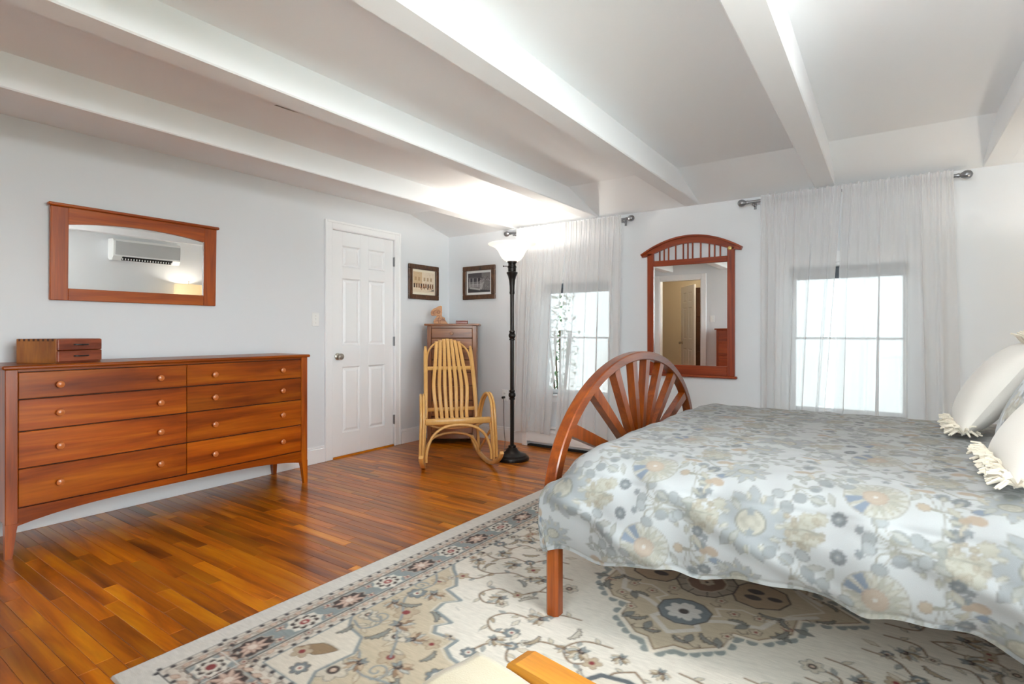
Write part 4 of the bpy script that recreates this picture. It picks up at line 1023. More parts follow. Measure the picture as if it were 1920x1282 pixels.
hq = hx + [(x, -y_) for x, y_ in hx[::-1]] + [(-x, -y_) for x, y_ in hx] + [(-x, y_) for x, y_ in hx[::-1]]
cv.poly(hq, (164, 150, 132), 1, DBR, .008)
for k in range(12): a = k*PI/6+.2; cv.line([(.09*math.cos(a), .10*math.sin(a)), (.13*math.cos(a), .15*math.sin(a))], .005, DBR)
cv.poly([(x*.66, y_*.66) for x, y_ in hq], (120, 88, 66), 1, (190, 172, 150), .008); cv.flower(0, 0, .034, (190, 172, 148), 6, 0, DBR)
# borders (distance from the edge)
def band(e0, e1, c):
    cv.poly([(RW-e0, -.02), (RW-e1, -.02), (RW-e1, RH-e1), (-.02, RH-e1), (-.02, RH-e0), (RW-e0, RH-e0)], c)
def edge(e, wd, c): cv.line([(RW-e, -.02), (RW-e, RH-e), (-.02, RH-e)], wd, c)
band(-.02, .105, (222, 218, 210)); band(.105, .158, (214, 205, 192)); band(.158, .278, (140, 150, 150)); band(.278, .335, (216, 207, 193))
for e, wd, c in ((.100, .004, (120, 116, 112)), (.118, .003, (150, 140, 130)), (.157, .006, DBR), (.166, .004, (188, 186, 178)), (.270, .004, (188, 186, 178)), (.279, .006, DBR), (.317, .003, (150, 140, 130)), (.335, .007, GRY)): edge(e, wd, c)
def along(side, p, e):   # p = distance along the side from the rug axis, e from the edge
    return (RW-e, p) if side == 0 else (p, RH-e)
def obj_on(side, p):
    x, y_ = along(side, p, .138)
for side, Lh in ((0, RH), (1, RW)):
    n = int((Lh-.10)/.052)
    for k in range(n+1):
        p = .026+k*(Lh-.12)/n
        for e, s in ((.110, 1), (.325, -1)):
            x, y_ = along(side, p, e); cv.ell(x, y_, .0085 if side == 0 else .010, .010 if side == 0 else .0085, (66, 62, 64))
        if p < Lh-.15:
            for e in (.138, .298):
                x, y_ = along(side, p+.026, e); a = (PI/2 if side == 0 else 0)
                cv.leaf(*along(side, p+.004, e-.006), .042, .022, a+.35, PNK, (150, 110, 90)); cv.leaf(*along(side, p+.030, e+.008), .030, .016, a-.5, (186, 178, 166), (140, 110, 90))
                if k % 4 == 0: cv.flower(x, y_, .016, (196, 180, 164), 6, 0, RED, DBR)
    k = 0; p = 0.006
    while p < Lh-.18:
        x, y_ = along(side, p, .218); sx, sy = (1, 1.25) if side == 0 else (1.25, 1)
        if k % 2 == 0:
            pts = [(x+.062*sx*q*math.cos(a), y_+.062*sy*q*math.sin(a)) for a, q in [(i*PI/8+PI/16, 1 if i % 2 else .80) for i in range(16)]]
            cv.poly(pts, (224, 218, 206)); cv.flower(x, y_, .046, DBR, 8, .2, None, None, .3, sq=sy/sx); cv.flower(x, y_, .034, (222, 214, 200), 8, 0, None, None, .3, sq=sy/sx); cv.ell(x, y_, .017, .021, (150, 60, 58)); cv.ell(x, y_, .008, c=(220, 196, 180))
        else:
            rx, ry = (.050, .078) if side == 0 else (.078, .050)
            pts = [(x+rx*(1+.09*math.cos(9*a))*math.cos(a), y_+ry*(1+.09*math.cos(9*a))*math.sin(a)) for a in np.linspace(0, 2*PI, 60, endpoint=False)]
            cv.poly(pts, DBR, 1, (178, 168, 156), .005)
            for q in range(9):
                a = q*2*PI/9; cv.leaf(x, y_, (rx if abs(math.cos(a)) > .7 else ry)*.86, .022, a, (206, 178, 160), (120, 84, 74))
            cv.ell(x, y_, .016, c=(226, 210, 196))
        for dp, de in ((.082, -.034), (.125, .036)):
            if p+dp < Lh-.2:
                fx, fy = along(side, p+dp, .218+de)
                for q in range(4): cv.leaf(fx, fy, .024, .014, q*PI/2+.4, (216, 196, 178), (130, 90, 80))
                cv.ell(fx, fy, .006, c=RED)
        p += .209; k += 1
x, y_ = RW-.218, RH-.218
cv.poly([(x+.062*q*math.cos(a), y_+.062*q*math.sin(a)) for a, q in [(i*PI/8, 1 if i % 2 else .8) for i in range(16)]], (224, 218, 206)); cv.flower(x, y_, .046, DBR, 8, .2, None, None, .3); cv.flower(x, y_, .034, (222, 214, 200), 8); cv.ell(x, y_, .018, c=RED)
for a, b in (((RW-.28, RH-.158), (RW-.28, RH-.278)), ((RW-.158, RH-.28), (RW-.278, RH-.28))): cv.line([a, b], .006, (206, 202, 194))
nu, nv = 555, 733
u, v = np.meshgrid(np.linspace(-1, 1, nu), np.linspace(-1, 1, nv), indexing='ij')
X, Y = u*RW, v*RH
C_ = cv.sample(np.abs(X), np.abs(Y))
lum = C_.mean(-1)
Z = .0085 + .0008*(lum > .42) + .0006*np.sin(X*3.1)*np.cos(Y*2.3)
edge_ = np.minimum(RW-np.abs(X), RH-np.abs(Y)); Z = np.where(edge_ < .003, .001, Z)
# woven streaks of slightly uneven yarn
ns = rng.normal(0, 1, (nu, nv)); 
for _ in range(5): ns[1:-1] = (ns[:-2]+ns[1:-1]+ns[2:])/3
C_ = C_*(1+.10*ns[..., None])*.84
ca, sa = math.cos(RROT), math.sin(RROT)
V = np.stack([RC[0]+X*ca-Y*sa, RC[1]+X*sa+Y*ca, Z], -1)
rug = tag(grid_mesh('area_rug', V, nu, nv, M_rug, C_), 'large cream oriental rug with grey medallion and floral border under the bed', 'rug')

# ------------------------------------------------------------------ bed frame
t = thing('wheel_bed', 'cherry wood bed frame with a spoked wagon-wheel footboard', 'bed', (-.07, 2.81, 0))
ox, oy = -.07, 2.81
FX0, FX1 = -1.142-ox, -1.090-ox; cz = .43
def arch_part(name, x0, x1, ao, bo, ai, bi, mat):
    n = 56; po = [(ao*math.cos(PI*k/n), cz+bo*math.sin(PI*k/n)) for k in range(n+1)]; pi_ = [(ai*math.cos(PI*k/n), cz+bi*math.sin(PI*k/n)) for k in range(n+1)]
    mb = MB(); c = .005
    V = []; F = []
    for (oy_, oz_), (iy, iz) in zip(po, pi_):
        dy, dz = oy_-iy, oz_-iz; L = math.hypot(dy, dz); ny, nz = dy/L*c, dz/L*c
        V += [(x0+c, oy_, oz_), (x1-c, oy_, oz_), (x1, oy_-ny, oz_-nz), (x1, iy+ny, iz+nz), (x1-c, iy, iz), (x0+c, iy, iz), (x0, iy+ny, iz+nz), (x0, oy_-ny, oz_-nz)]
    for k in range(n):
        for i in range(8): F.append((8*k+i, 8*k+(i+1) % 8, 8*k+8+(i+1) % 8, 8*k+8+i))
    F += [tuple(range(8)), tuple(range(8*n, 8*n+8))]
    mb.add(V, F); return mk(name, mb, mat, t, smooth=30)
def wheel(x0, x1, ao, bo, pre):
    ai, bi = ao-.052, bo-.046
    arch_part(pre, x0, x1, ao, bo, ai, bi, M_bed_y)
    xm = (x0+x1)/2
    for deg in (20.5, 38, 58, 80, 100, 122, 142, 159.5):
        a = R(deg); e = 1/math.sqrt((math.cos(a)/ai)**2+(math.sin(a)/bi)**2)+.004
        p0 = Vector((xm, .06*math.cos(a), cz+.06*math.sin(a))); p1 = Vector((xm, e*math.cos(a), cz+e*math.sin(a)))
        mb = MB(); n0 = Vector((0, -math.sin(a), math.cos(a)))
        V = []
        for p, wd in ((p0, .018), (p1, .028)):
            for sx, sn in ((-1, -1), (1, -1), (1, 1), (-1, 1)): V.append(tuple(p + Vector((sx*.020, 0, 0)) + n0*sn*wd))
        mb.add(V, [(0,1,2,3), (7,6,5,4), (0,4,5,1), (1,5,6,2), (2,6,7,3), (3,7,4,0)])
        mk('spoke', mb, M_bed_z, t, smooth=0)
    mb = MB(); n = 16; mb.prism([(.085*math.cos(PI*k/n), cz+.085*math.sin(PI*k/n)) for k in range(n+1)], x0+.002, x1-.002, 'x'); mk('wheel_hub', mb, M_bed_y, t)
    mb = MB(); mb.box(x0+.004, x1-.004, -ao+.05, ao-.05, .30, cz, .004); mk('cross_board', mb, M_bed_y, t)
wheel(FX0, FX1, .955, .600, 'footboard_arch')
for xx in ((FX0+.018, FX1+.021), (1.01-ox, 1.063-ox)):
    for s in (-1, 1):
        y0_, y1_ = (-.962, -.905) if s < 0 else (.905, .962)
        x0, x1 = xx; c = .011
        oct_ = [(x0+c, y0_), (x1-c, y0_), (x1, y0_+c), (x1, y1_-c), (x1-c, y1_), (x0+c, y1_), (x0, y1_-c), (x0, y0_+c)]
        mb = MB(); mb.prism(oct_, .0115, .445, 'z'); mk('leg', mb, M_bed_z, t, smooth=0)
wheel(1.012-ox, 1.062-ox, .955, .760, 'headboard_arch')
for s in (-1, 1):
    mb = MB(); a = (-.90, -.875) if s < 0 else (.875, .90); mb.box(FX1, 1.012-ox, *a, .36, .46, .004); mk('side_rail', mb, M_bed_z, t)

# mattress
mb = MB(); mb.box(-1.02, .98, 1.93, 3.69, .33, .60, .05); tag(mk('mattress', mb, M_white_cl), 'white mattress on the bed frame under the floral comforter', 'mattress')

# ------------------------------------------------------------------ comforter
WHT, G1, G2, G3, OLV, TAN, PCH, BLU, CRE = (206, 210, 214), (176, 182, 186), (146, 153, 159), (124, 130, 136), (160, 159, 149), (182, 174, 158), (192, 175, 160), (132, 146, 168), (200, 196, 182)
TW, TH = .65, .70
tl_ = Canvas(TW, TH, .0025, WHT, True)
def stem(pts, c=OLV, wd=.004):
    P = [(p.x, p.y) for p in smooth_path([(x, y_, 0) for x, y_ in pts], 6)]; tl_.line(P, wd, c); return P
def pinwheel(x, y_, r_, s):
    tl_.ell(x, y_, r_, c=(202, 203, 199)); tl_.ell(x, y_, r_, c=(168, 167, 158), ring=.0035)
    for k in range(20):
        a = k*2*PI/20; tl_.leaf(x+r_*.35*math.cos(a), y_+r_*.35*math.sin(a), r_*.62, r_*.17, a, [(190, 189, 178), (180, 181, 172), (200, 197, 186)][k % 3], (170, 168, 158))
    for a in (2.15, 2.75):
        q = a*s
        tl_.poly([(x+r_*.3*math.cos(q-.2), y_+r_*.3*math.sin(q-.2)), (x+r_*.98*math.cos(q-.19), y_+r_*.98*math.sin(q-.19)), (x+r_*.98*math.cos(q+.19), y_+r_*.98*math.sin(q+.19)), (x+r_*.3*math.cos(q+.2), y_+r_*.3*math.sin(q+.2))], BLU)
    tl_.flower(x, y_, r_*.40, PCH, 14, 0, None, (176, 158, 144), .10); tl_.ell(x, y_, .006, c=(216, 214, 210)); tl_.ell(x, y_, r_*.22, c=(196, 182, 168), ring=.003)
def pome(x, y_, r_, s=1):
    for k in range(11):
        a = k*2*PI/11+.25; L = r_*(.62 if k % 2 else .78)
        ca, sa = math.cos(a), math.sin(a)
        tl_.leaf(x+r_*.5*ca, y_+r_*.5*sa, L, r_*.44, a+.35*s, (172, 178, 183), (150, 152, 148))
        tl_.leaf(x+r_*.66*math.cos(a+.27), y_+r_*.66*math.sin(a+.27), r_*.34, r_*.12, a+.6*s, (204, 203, 194), (170, 170, 160))
    tl_.ell(x, y_, r_*.70, r_*.66, (172, 178, 184)); tl_.ell(x, y_, r_*.44, r_*.38, (196, 193, 181)); tl_.ell(x, y_, r_*.44, r_*.38, (148, 149, 144), ring=.005)
    for q in range(6): tl_.ell(x+r_*.22*math.cos(q), y_+r_*.19*math.sin(q), r_*.10, c=(180, 178, 168))
def daisy(x, y_, r_, k=0): 
    tl_.flower(x, y_, r_, [G2, G3, (150, 154, 154)][k % 3], 11, k, None, None, .20); tl_.flower(x, y_, r_*.45, [G3, G2, (136, 140, 142)][k % 3], 7, k, (190, 190, 186))
def sprig(x, y_, a0, s, n=6, R0=.11):
    for k in range(n):
        a = a0+s*(-1.15+k*2.3/(n-1)); q = R0*(.78+.30*((k*7) % 3)/2); fx, fy = x+q*math.cos(a), y_+q*math.sin(a)
        stem([(x, y_), (x+q*.35*math.cos(a0), y_+q*.35*math.sin(a0)), (x+q*.7*math.cos(a-.25*s), y_+q*.7*math.sin(a-.25*s)), (fx, fy)], OLV, .0035)
        if k % 3 == 2: tl_.leaf(fx-.014*math.cos(a), fy-.014*math.sin(a), .045, .026, a, [BLU, (160, 164, 160)][k % 2], (140, 144, 142))
        else: daisy(fx, fy, .020+.003*(k % 2), k)
        tl_.leaf(x+q*.62*math.cos(a+.28), y_+q*.62*math.sin(a+.28), .032, .016, a+.7, (182, 183, 174), (150, 150, 142))
    tl_.flower(x, y_, .017, (190, 176, 158), 8, 0, None, (160, 150, 136), .2)
def berries(x, y_, a0, n=6):
    for k in range(n):
        a = a0-1.3+k*2.6/(n-1); q = .06+.028*(k % 2)
        stem([(x, y_), (x+q*.5*math.cos(a0*.5+a*.5), y_+q*.5*math.sin(a0*.5+a*.5)), (x+q*math.cos(a), y_+q*math.sin(a))], OLV, .0032); tl_.ell(x+q*math.cos(a), y_+q*math.sin(a), .016, .019, [G1, (166, 172, 176), (156, 162, 167)][k % 3], a); tl_.ell(x+q*math.cos(a), y_+q*math.sin(a), .016, .019, (146, 150, 152), a, ring=.0025)
def bird(x, y_, s):
    tl_.ell(x, y_, .022, .015, (188, 170, 152), .3*s); tl_.ell(x+s*.025, y_-.005, .013, .010, (180, 162, 144)); tl_.leaf(x+s*.03, y_, .05, .018, .9 if s > 0 else 2.2, (190, 190, 180), TAN); tl_.leaf(x+s*.02, y_-.012, .045, .014, -1.1 if s > 0 else -2.0, (196, 192, 178), TAN)
def tree(x, y_, s):
    for k in range(7): tl_.flower(x+rng.uniform(-.045, .045), y_+rng.uniform(-.03, .03), .022, (192, 191, 180), 7, k, None, (174, 170, 156), .3)
    for k in range(10): tl_.flower(x+rng.uniform(-.05, .05), y_+rng.uniform(-.035, .035), .009, (184, 178, 164), 5, k, None, (166, 158, 142), .4)
def garland(x0, x1, yy, s):
    P = stem([(x0, yy), (x0+(x1-x0)*.3, yy+.018*s), (x0+(x1-x0)*.65, yy-.014*s), (x1, yy+.008*s)], (158, 160, 154), .0055)
    for k in range(1, len(P)-1, 2):
        a = math.atan2(P[k+1][1]-P[k][1], P[k+1][0]-P[k][0]); d = 1 if (k//2) % 2 else -1
        tl_.leaf(P[k][0], P[k][1], .034, .018, a+d*.95, (172, 177, 177), (146, 149, 145))
for s, ox_, oy_ in ((1, 0, 0), (-1, .0, .35)):
    f = lambda y_: (oy_+y_) if s > 0 else (oy_+.35-y_)
    tree(.33, f(.335), 1); tree(.61, f(.335), 1); tree(.29, f(.025), 1)
    garland(.235, .40, f(.055), s); garland(.40, .62, f(.035), -s); garland(.02, .20, f(.045), -s); garland(.555, .70, f(.145), s)
    stem([(.29, f(.10)), (.33, f(.14)), (.38, f(.13)), (.40, f(.10))], OLV, .005); stem([(.135, f(.29)), (.15, f(.33)), (.24, f(.345)), (.36, f(.35))], OLV, .005); stem([(.575, f(.35)), (.62, f(.345)), (.66, f(.35))], OLV, .005)
    pinwheel(.135, f(.205), .078, s); pome(.43, f(.155), .060, s)
    if s > 0: pome(.47, .35, .096, 1)
    sprig(.245, f(.215), .15*s, s, 6, .105); berries(.02, f(.10), .35*s, 5); berries(.575, f(.20), .9*s, 6); berries(.17, f(.325), 1.2*s, 5)
    bird(.345, f(.105), 1); bird(.255, f(.115), -1); bird(.585, f(.095), 1); bird(.355, f(.235), -1)
    daisy(.05, f(.30), .022, 1); daisy(.60, f(.045), .020, 0); daisy(.44, f(.085), .020, 2); daisy(.22, f(.085), .018, 0)
    for (x, y_) in ((.31, .075), (.02, .18), (.635, .215), (.10, .32), (.335, .275), (.47, .32), (.16, .095)): tl_.flower(x, f(y_), .013, G2, 5, x*9, None, None, .4)
    for (x, y_, a) in ((.07, .09, .6), (.40, .17, 2.2), (.02, .22, 1.2), (.62, .25, .2), (.30, .31, 2.8), (.46, .06, 1.), (.17, .31, .4), (.24, .15, 2.), (.41, .285, .9)): tl_.leaf(x, f(y_), .05, .02, a*s, (182, 185, 182), (150, 151, 144))
tl_.a = tl_.a*.9 + np.array(lin((207, 208, 207)))*.1
# section across the bed, from the near hem over the top to the far hem
def section(hem):
    P = [(1.800, hem), (1.776, hem+.06), (1.766, hem+.14), (1.772, .54), (1.800, .605), (1.850, .652), (1.930, .677), (2.05, .686), (2.4, .690), (2.81, .690), (3.2, .688), (3.5, .680), (3.62, .662), (3.70, .62), (3.745, .55), (3.765, .46), (3.77, .37)]
    Q = np.array([(p.x, p.y) for p in smooth_path([(a, b, 0) for a, b in P], 12)])
    d = np.r_[0, np.cumsum(np.hypot(*np.diff(Q, axis=0).T))]
    return Q, d
NV = 520
xs_flat = np.linspace(.97, -.90, 352); Rr = .165
rows = []; hx_, hz_ = [-1.1, -.709, -.362, -.08, .15, .30, .97], [.262, .322, .357, .372, .352, .335, .33]
end_a = np.linspace(0, PI/2, 40)[1:]
allX = list(xs_flat) + [None]*len(end_a)
VV = np.zeros((len(allX)+14, NV, 3)); S_ = np.zeros((len(allX)+14, NV)); U_ = np.zeros((len(allX)+14, NV))
for r_, x in enumerate(allX):
    a = 0 if x is not None else end_a[r_-len(xs_flat)]
    xx = x if x is not None else -.90-Rr*math.sin(a)
    Q, d = section(np.interp(xx, hx_, hz_) + .012*math.sin(xx*17)+.006*math.sin(xx*31+1))
    s = np.linspace(0, d[-1], NV); yq, zq = np.interp(s, d, Q[:, 0]), np.interp(s, d, Q[:, 1])
    ty, tz = np.gradient(yq), np.gradient(zq); L = np.hypot(ty, tz); ny, nz = -tz/L, ty/L      # outward: up on top, -y on the near side
    top = np.clip((zq-.48)/.19, 0, 1); top = top*top*(3-2*top)
    sh = Rr*(1-math.cos(a))*(.04+.96*top)
    # puff and wrinkles
    side = 1-np.clip((zq-.60)/.07, 0, 1)
    wr = .0045*np.sin(xx*9+zq*7+1.3*np.sin(yq*3))*(.35+side) + .013*side*np.sin(xx*13+3*np.sin(xx*2.1)+zq*4)*np.clip((.60-zq)/.3, 0, 1) + .0035*np.sin(yq*11+2*np.sin(xx*3))*np.cos(xx*7) + .002*np.sin(xx*41+yq*23) + .0016*np.sin(yq*57-xx*19)
    diag = np.sin((xx*1.0+zq*2.2)*11); wr = wr + .012*side*np.maximum(diag, 0)**3 + .006*side*np.sin((xx*1.6-zq*1.3)*14+1)
    seam = np.exp(-((s-(d[np.argmin(np.abs(Q[:, 1]-.60))]+.005))/.010)**2)*(yq < 2.2); wr = wr - .006*seam
    seam2 = np.exp(-((s-.012)/.006)**2); wr = wr - .004*seam2
    VV[r_, :, 0] = xx - (a > 0)*.048*math.sin(a)*(1-top); VV[r_, :, 1] = yq - ny*sh + ny*wr*(-1)*0 + ny*wr; VV[r_, :, 2] = zq - nz*sh + nz*wr
    S_[r_] = s - d[np.argmin(np.abs(Q[:, 1]-.60))]; U_[r_] = (.97-xx) if a == 0 else (.97+.90)+Rr*a
for k in range(14):
    r_ = len(allX)+k; q = (k+1)/14
    VV[r_] = VV[len(allX)-1]; zz = VV[r_, :, 2]; VV[r_, :, 2] = zz - np.clip(zz-.34, 0, None)*q*.75; VV[r_, :, 0] += .012*math.sin(q*PI) + .02*q
    S_[r_] = S_[len(allX)-1]; U_[r_] = U_[len(allX)-1] + q*.15
VV[..., 2] = np.maximum(VV[..., 2], .2)
colr = tl_.sample(.97-U_ + .815, S_ + .40)*np.array((.53, .522, .504))
tag(grid_mesh('comforter', VV, VV.shape[0], NV, M_print, colr, flip=True), 'puffy white comforter printed with grey and beige flowers covering the bed', 'comforter')

# ------------------------------------------------------------------ cushions against the headboard
def cushion(name, label, loc, rot, W, H_, T, mat, fringe, cv_=None, group=None):
    t = thing(name, label, 'cushion', loc); t.rotation_euler = rot      # local: y = width, z = height from the bottom edge, x = thickness
    n = 64
    u, v = np.meshgrid(np.linspace(-1, 1, n), np.linspace(-1, 1, n), indexing='ij')
    pr = (np.clip(1-np.abs(u)**2.6, 0, 1)*np.clip(1-np.abs(v)**2.6, 0, 1))**.55
    pin = 1-.06*(1-np.abs(v)**2)*np.abs(u)**3; pin2 = 1-.06*(1-np.abs(u)**2)*np.abs(v)**3
    for s in (-1, 1):
        wob = 1+.04*np.sin(u*5+s)*np.cos(v*4)
        V = np.stack([s*pr*T/2*wob, u*W/2*pin, H_/2+v*H_/2*pin2], -1)
        if cv_ is not None:
            grid_mesh('cover_side', V, n, n, M_print, cv_.sample((u*.5+.5)*W+.1*s+.3, (v*.5+.5)*H_+.2), t, flip=(s > 0))
        else: grid_mesh('cover_side', V, n, n, mat, None, t, flip=(s > 0))
    if fringe:
        mb = MB(); r_ = random.Random(5)
        ta = rot[1]; back = Matrix.Rotation(-ta, 3, 'Y')
        for e in (0, 2):
            m = int(W/.0030)
            for k in range(m):
                q = -1+2*(k+.5)/m
                p = Vector((0, q*W/2*1.02, .012 if e == 0 else H_-.004))
                if e == 0: wd_ = Vector((r_.uniform(-1, -.35) if r_.random() < .8 else r_.uniform(.2, .6), r_.uniform(-.45, .45) + (.9*q if abs(q) > .93 else 0), r_.uniform(-.12, .55)))
                else: wd_ = Vector((r_.uniform(-.4, .6), r_.uniform(-.4, .4), r_.uniform(.3, .9)))
                wd_.normalize(); L = r_.uniform(.045, .068)
                ctr = wd_*L*.55 + Vector((0, 0, .010)); end = wd_*L + Vector((0, 0, -.006))
                end.z = max(end.z, -.010 if e == 0 else -.05)
                mb.tube([tuple(p), tuple(p + back @ ctr), tuple(p + back @ end)], .0048, 5, scale=[.8, 1.15, .7])
        tag(mk('fringe', mb, M_fringe, t), kind='stuff')
    return t
cushion('fringed_cushion', 'white fringed cushion leaning at the far side of the bed nearest the window curtain', (.245, 3.05, .712), (R(0), R(33), 0), .40, .45, .16, M_white_cl, True)
cushion('fringed_cushion', 'white fringed cushion lying in front of the floral pillow', (.275, 2.20, .716), (R(0), R(42), 0), .50, .46, .16, M_white_cl, True)
cushion('floral_pillow', 'white pillow with grey floral print between the two fringed cushions', (.345, 2.66, .705), (0, R(30), 0), .36, .48, .14, M_white_cl, False, tl_)
cushion('bed_pillow', 'large plain white pillow at the back against the headboard', (.80, 3.20, .70), (0, R(14), 0), .74, .52, .18, M_white_cl, False)

# ------------------------------------------------------------------ low seat in front of the camera
t = thing('cushioned_bench', 'low seat with a cream cushion and pale wooden side rails standing on the rug', 'bench', (-.241, .522, 0), R(-8.5))
for s in (-1, 1):
    a, b = (.272, .330) if s > 0 else (-.330, -.272)
    mb = MB()
    prof_ = [(-.415, .478), (-.405, .498), (-.385, .505), (.42, .505), (.42, .478)]
    mb.prism([(x, z) for x, z in prof_], a, b, 'y'); sr = mk('side_rail', mb, M_pale, t, smooth=0)
    for x in (-.34, .34):
        mb = MB(); mb.box(x-.022, x+.022, a+.008, b-.008, .0115 if (s > 0 or True) else 0, .480, .004); mk('leg', mb, M_pale, t)
    mb = MB(); mb.box(-.32, .32, a+.012, b-.012, .32, .38, .004); mk('stretcher', mb, M_pale, t)
mb = MB(); mb.box(-.36, .40, -.262, .262, .345, .372, .004); mk('seat_board', mb, M_pale, t)
n = 48
u, v = np.meshgrid(np.linspace(-1, 1, n), np.linspace(-1, 1, n), indexing='ij')
def sq(a, b):  # rounded square outline
    k_ = np.maximum(np.abs(a), np.abs(b))
    return k_
rr = np.maximum(np.abs(u), np.abs(v)); ang = np.arctan2(v, u)
cx_, cy_ = np.sign(u)*np.abs(u)**.9, v
h_ = (1-np.clip((rr-.955)/.045, 0, 1)**2)**.5
X = u*.46*(1-.02*v**4)-.042; Y = v*.270; Zt = .385 + h_*(.112+.012*(1-u**2)*(1-v**2)) + .004*np.sin(u*9+v*3)*h_ + .003*np.sin(v*13)*h_
grid_mesh('seat_cushion', np.stack([X, Y, Zt], -1), n, n, M_cream, None, t, flip=False)
mb = MB(); mb.box(-.40, .40, -.258, .258, .373, .40, .012); mk('cushion_underside', mb, M_cream, t)

# ------------------------------------------------------------------ things seen only in the mirrors, and an added ceiling light
t = thing('air_conditioner', 'white wall-mounted air conditioner reflected in the mirror over the dresser', 'air conditioner', (XR, 3.50, 1.88))
mb = MB(); mb.prism([(0, .03), (0, .30), (-.17, .30), (-.20, .27), (-.20, .06), (-.15, .0), (-.05, 0)], -.44, .44, 'y'); mk('body', mb, M_white_pl, t, smooth=0)
mb = MB(); mb.box(-.206, -.198, -.42, .435, .075, .268, .003); mk('front_panel', mb, plain('pale_grey_panel', (186, 188, 188), .35), t)
mb = MB(); mb.add([(-.199, -.33, .056), (-.199, .33, .056), (-.152, .33, .004), (-.152, -.33, .004)], [(0, 1, 2, 3)], M=Matrix.Translation((-.002, 0, -.002))); lv = mk('air_slot', mb, M_slot, t, smooth=0)
for k in range(19):
    yy = -.32+k*.0355; mb = MB(); mb.box(-.182, -.176, yy-.006, yy+.006, .008, .042); mk('vane', mb, M_white_pl, lv, smooth=0)
t = thing('nightstand', 'cherry nightstand in the corner beside the bed under the lamp', 'nightstand', (.935, 4.15, 0))
mb = MB(); mb.box(-.18, .18, -.24, .24, .68, .70, .004); mk('top', mb, M_cherry_x, t)
mb = MB(); mb.box(-.165, .175, -.22, .22, .15, .68, .004); mk('body', mb, M_cherry_z, t)
for z in (.17, .43):
    mb = MB(); mb.box(-.177, -.163, -.20, .20, z, z+.23, .003); dr = mk('drawer', mb, M_cherry_y, t)
    mb = MB(); mb.lathe([(.01, 0), (.018, .02), (.012, .03), (0, .031)], 14, M=Matrix.Translation((-.176, 0, z+.115)) @ Matrix.Rotation(-PI/2, 4, 'Y'), cap=False); mk('knob', mb, M_knobw, dr)
for sx in (-1, 1):
    for sy in (-1, 1):
        mb = MB(); mb.box(sx*.14-.02, sx*.14+.02, sy*.20-.02, sy*.20+.02, 0, .15, .003); mk('leg', mb, M_cherry_z, t)
t = thing('table_lamp', 'lit table lamp with a wide cream drum shade reflected in the dresser mirror', 'lamp', (.90, 4.06, .70))
mb = MB(); mb.lathe([(.10, 0), (.10, .02), (.05, .04), (.04, .10), (.075, .22), (.08, .32), (.05, .44), (.018, .50), (.012, .60)], 28); mk('base', mb, plain('glazed_white_ceramic', (220, 216, 206), .25), t)
mb = MB(); mb.lathe([(.205, .60), (.19, .90), (.1885, .90), (.2035, .60)], 40, cap=False)
M_dr, nt, b = new_mat('cream_lampshade'); N = nt.nodes.new; L = nt.links.new
tl = N('ShaderNodeBsdfTranslucent'); tl.inputs[0].default_value = (.86, .76, .58, 1); df = N('ShaderNodeBsdfDiffuse'); df.inputs[0].default_value = (.86, .80, .66, 1)
a_ = N('ShaderNodeMixShader'); a_.inputs[0].default_value = .4; L(df.outputs[0], a_.inputs[1]); L(tl.outputs[0], a_.inputs[2]); L(a_.outputs[0], nt.nodes['Material Output'].inputs['Surface'])
mk('shade', mb, M_dr, t, smooth=60)
mb = MB(); mb.tube([(0, 0, .58), (0, 0, .94)], .004, 8); mb.tube([(-.19, 0, .895), (.19, 0, .895)], .002, 6); mb.lathe([(.008, .93), (.010, .945), (0, .955)], 12, cap=False); mk('harp', mb, M_nickel, t)
mb = MB(); mb.lathe([(.015, .68), (.030, .74), (.028, .77), (0, .785)], 16, cap=False); mk('bulb', mb, emit_mat('bulb_glow_warm', (255, 228, 185), 6), t)
lp = bpy.data.lights.new('table_lamp_bulb', 'POINT'); lp.energy = 1.4; lp.color = (1, .95, .88); lp.shadow_soft_size = .035
lo = bpy.data.objects.new('table_lamp_bulb', lp); col.objects.link(lo); lo.parent = t; lo.location = (0, 0, .82)
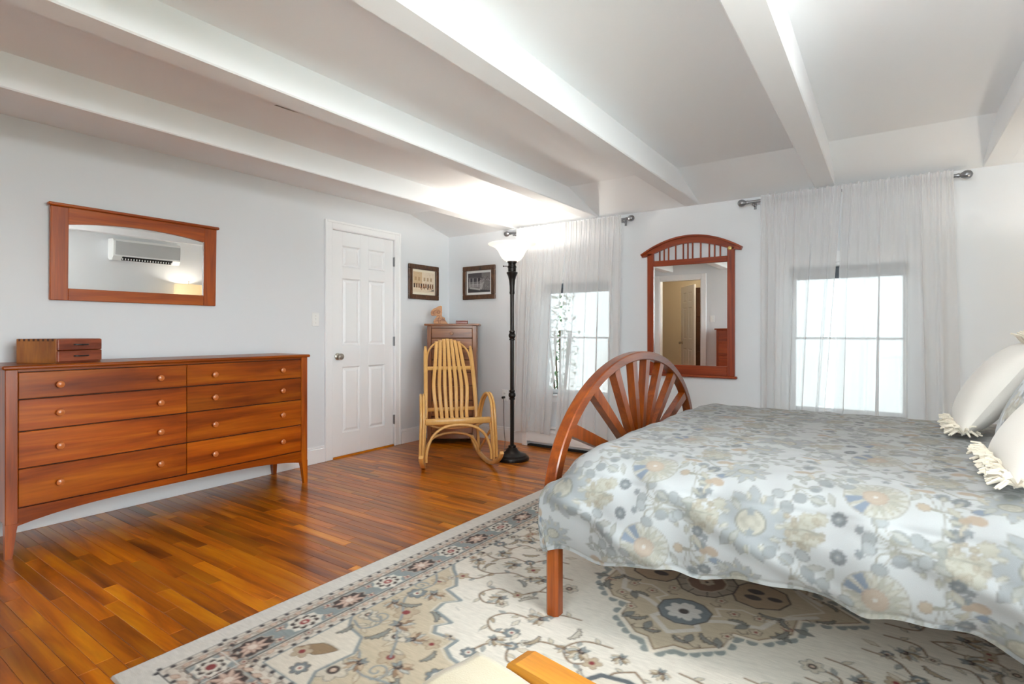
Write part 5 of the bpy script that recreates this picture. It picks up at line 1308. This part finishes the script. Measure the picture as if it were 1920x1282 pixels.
t = thing('fill_ceiling_light', 'unseen flush ceiling light added between two beams to brighten the room', 'ceiling light', (.09, 1.30, ZC))  # fixture added out of view to light the bed top and walls
mb = MB(); mb.lathe([(.17, 0), (.17, -.025), (.155, -.035)], 32); mk('base', mb, M_nickel, t)
mb = MB(); mb.lathe([(.153, -.033), (.15, -.06), (.12, -.09), (.06, -.105), (0, -.108)], 32, cap=False); mk('diffuser', mb, emit_mat('fill_diffuser', (255, 244, 228), 2), t)
lp = bpy.data.lights.new('fill_bulb', 'POINT'); lp.energy = 10.5; lp.color = (1, .98, .955); lp.shadow_soft_size = .12
lo = bpy.data.objects.new('fill_bulb', lp); col.objects.link(lo); lo.parent = t; lo.location = (0, 0, -.24)
t = thing('tall_chest', 'tall cherry chest of drawers reflected in the arched mirror', 'chest of drawers', (-1.83, YF+.25, 0))
mb = MB(); mb.box(-.49, .49, -.235, .235, 1.17, 1.192, .005); mk('top', mb, M_red_x, t)
mb = MB(); mb.box(-.465, .465, -.22, .205, .12, 1.17, .003); mk('body', mb, M_red_z, t)
for k in range(5):
    z = .15+k*.202; mb = MB(); mb.box(-.43, .43, .200, .216, z, z+.196, .003); dr = mk('drawer', mb, M_red_x, t)
    for s in (-.25, .25):
        mb = MB(); mb.lathe([(.01, 0), (.018, .02), (.012, .03), (0, .031)], 14, M=Matrix.Translation((s, .215, z+.1)) @ Matrix.Rotation(-PI/2, 4, 'X'), cap=False); mk('knob', mb, M_knobw, dr)
for sx in (-1, 1):
    for sy in (-1, 1):
        mb = MB(); mb.box(sx*.43-.025, sx*.43+.025, sy*.18-.025+(-.008), sy*.18+.025-.008, 0, .12, .003); mk('leg', mb, M_red_z, t)
t = thing('light_switch', 'white light switch beside the doorway reflected in the arched mirror', 'switch', (-2.475, YF, 1.36))
mb = MB(); mb.box(-.036, .036, 0, .006, -.058, .058, .003); mk('plate', mb, M_white_pl, t)
mb = MB(); mb.box(-.004, .004, .005, .016, -.004, .008, .001); mk('toggle', mb, M_white_pl, t)
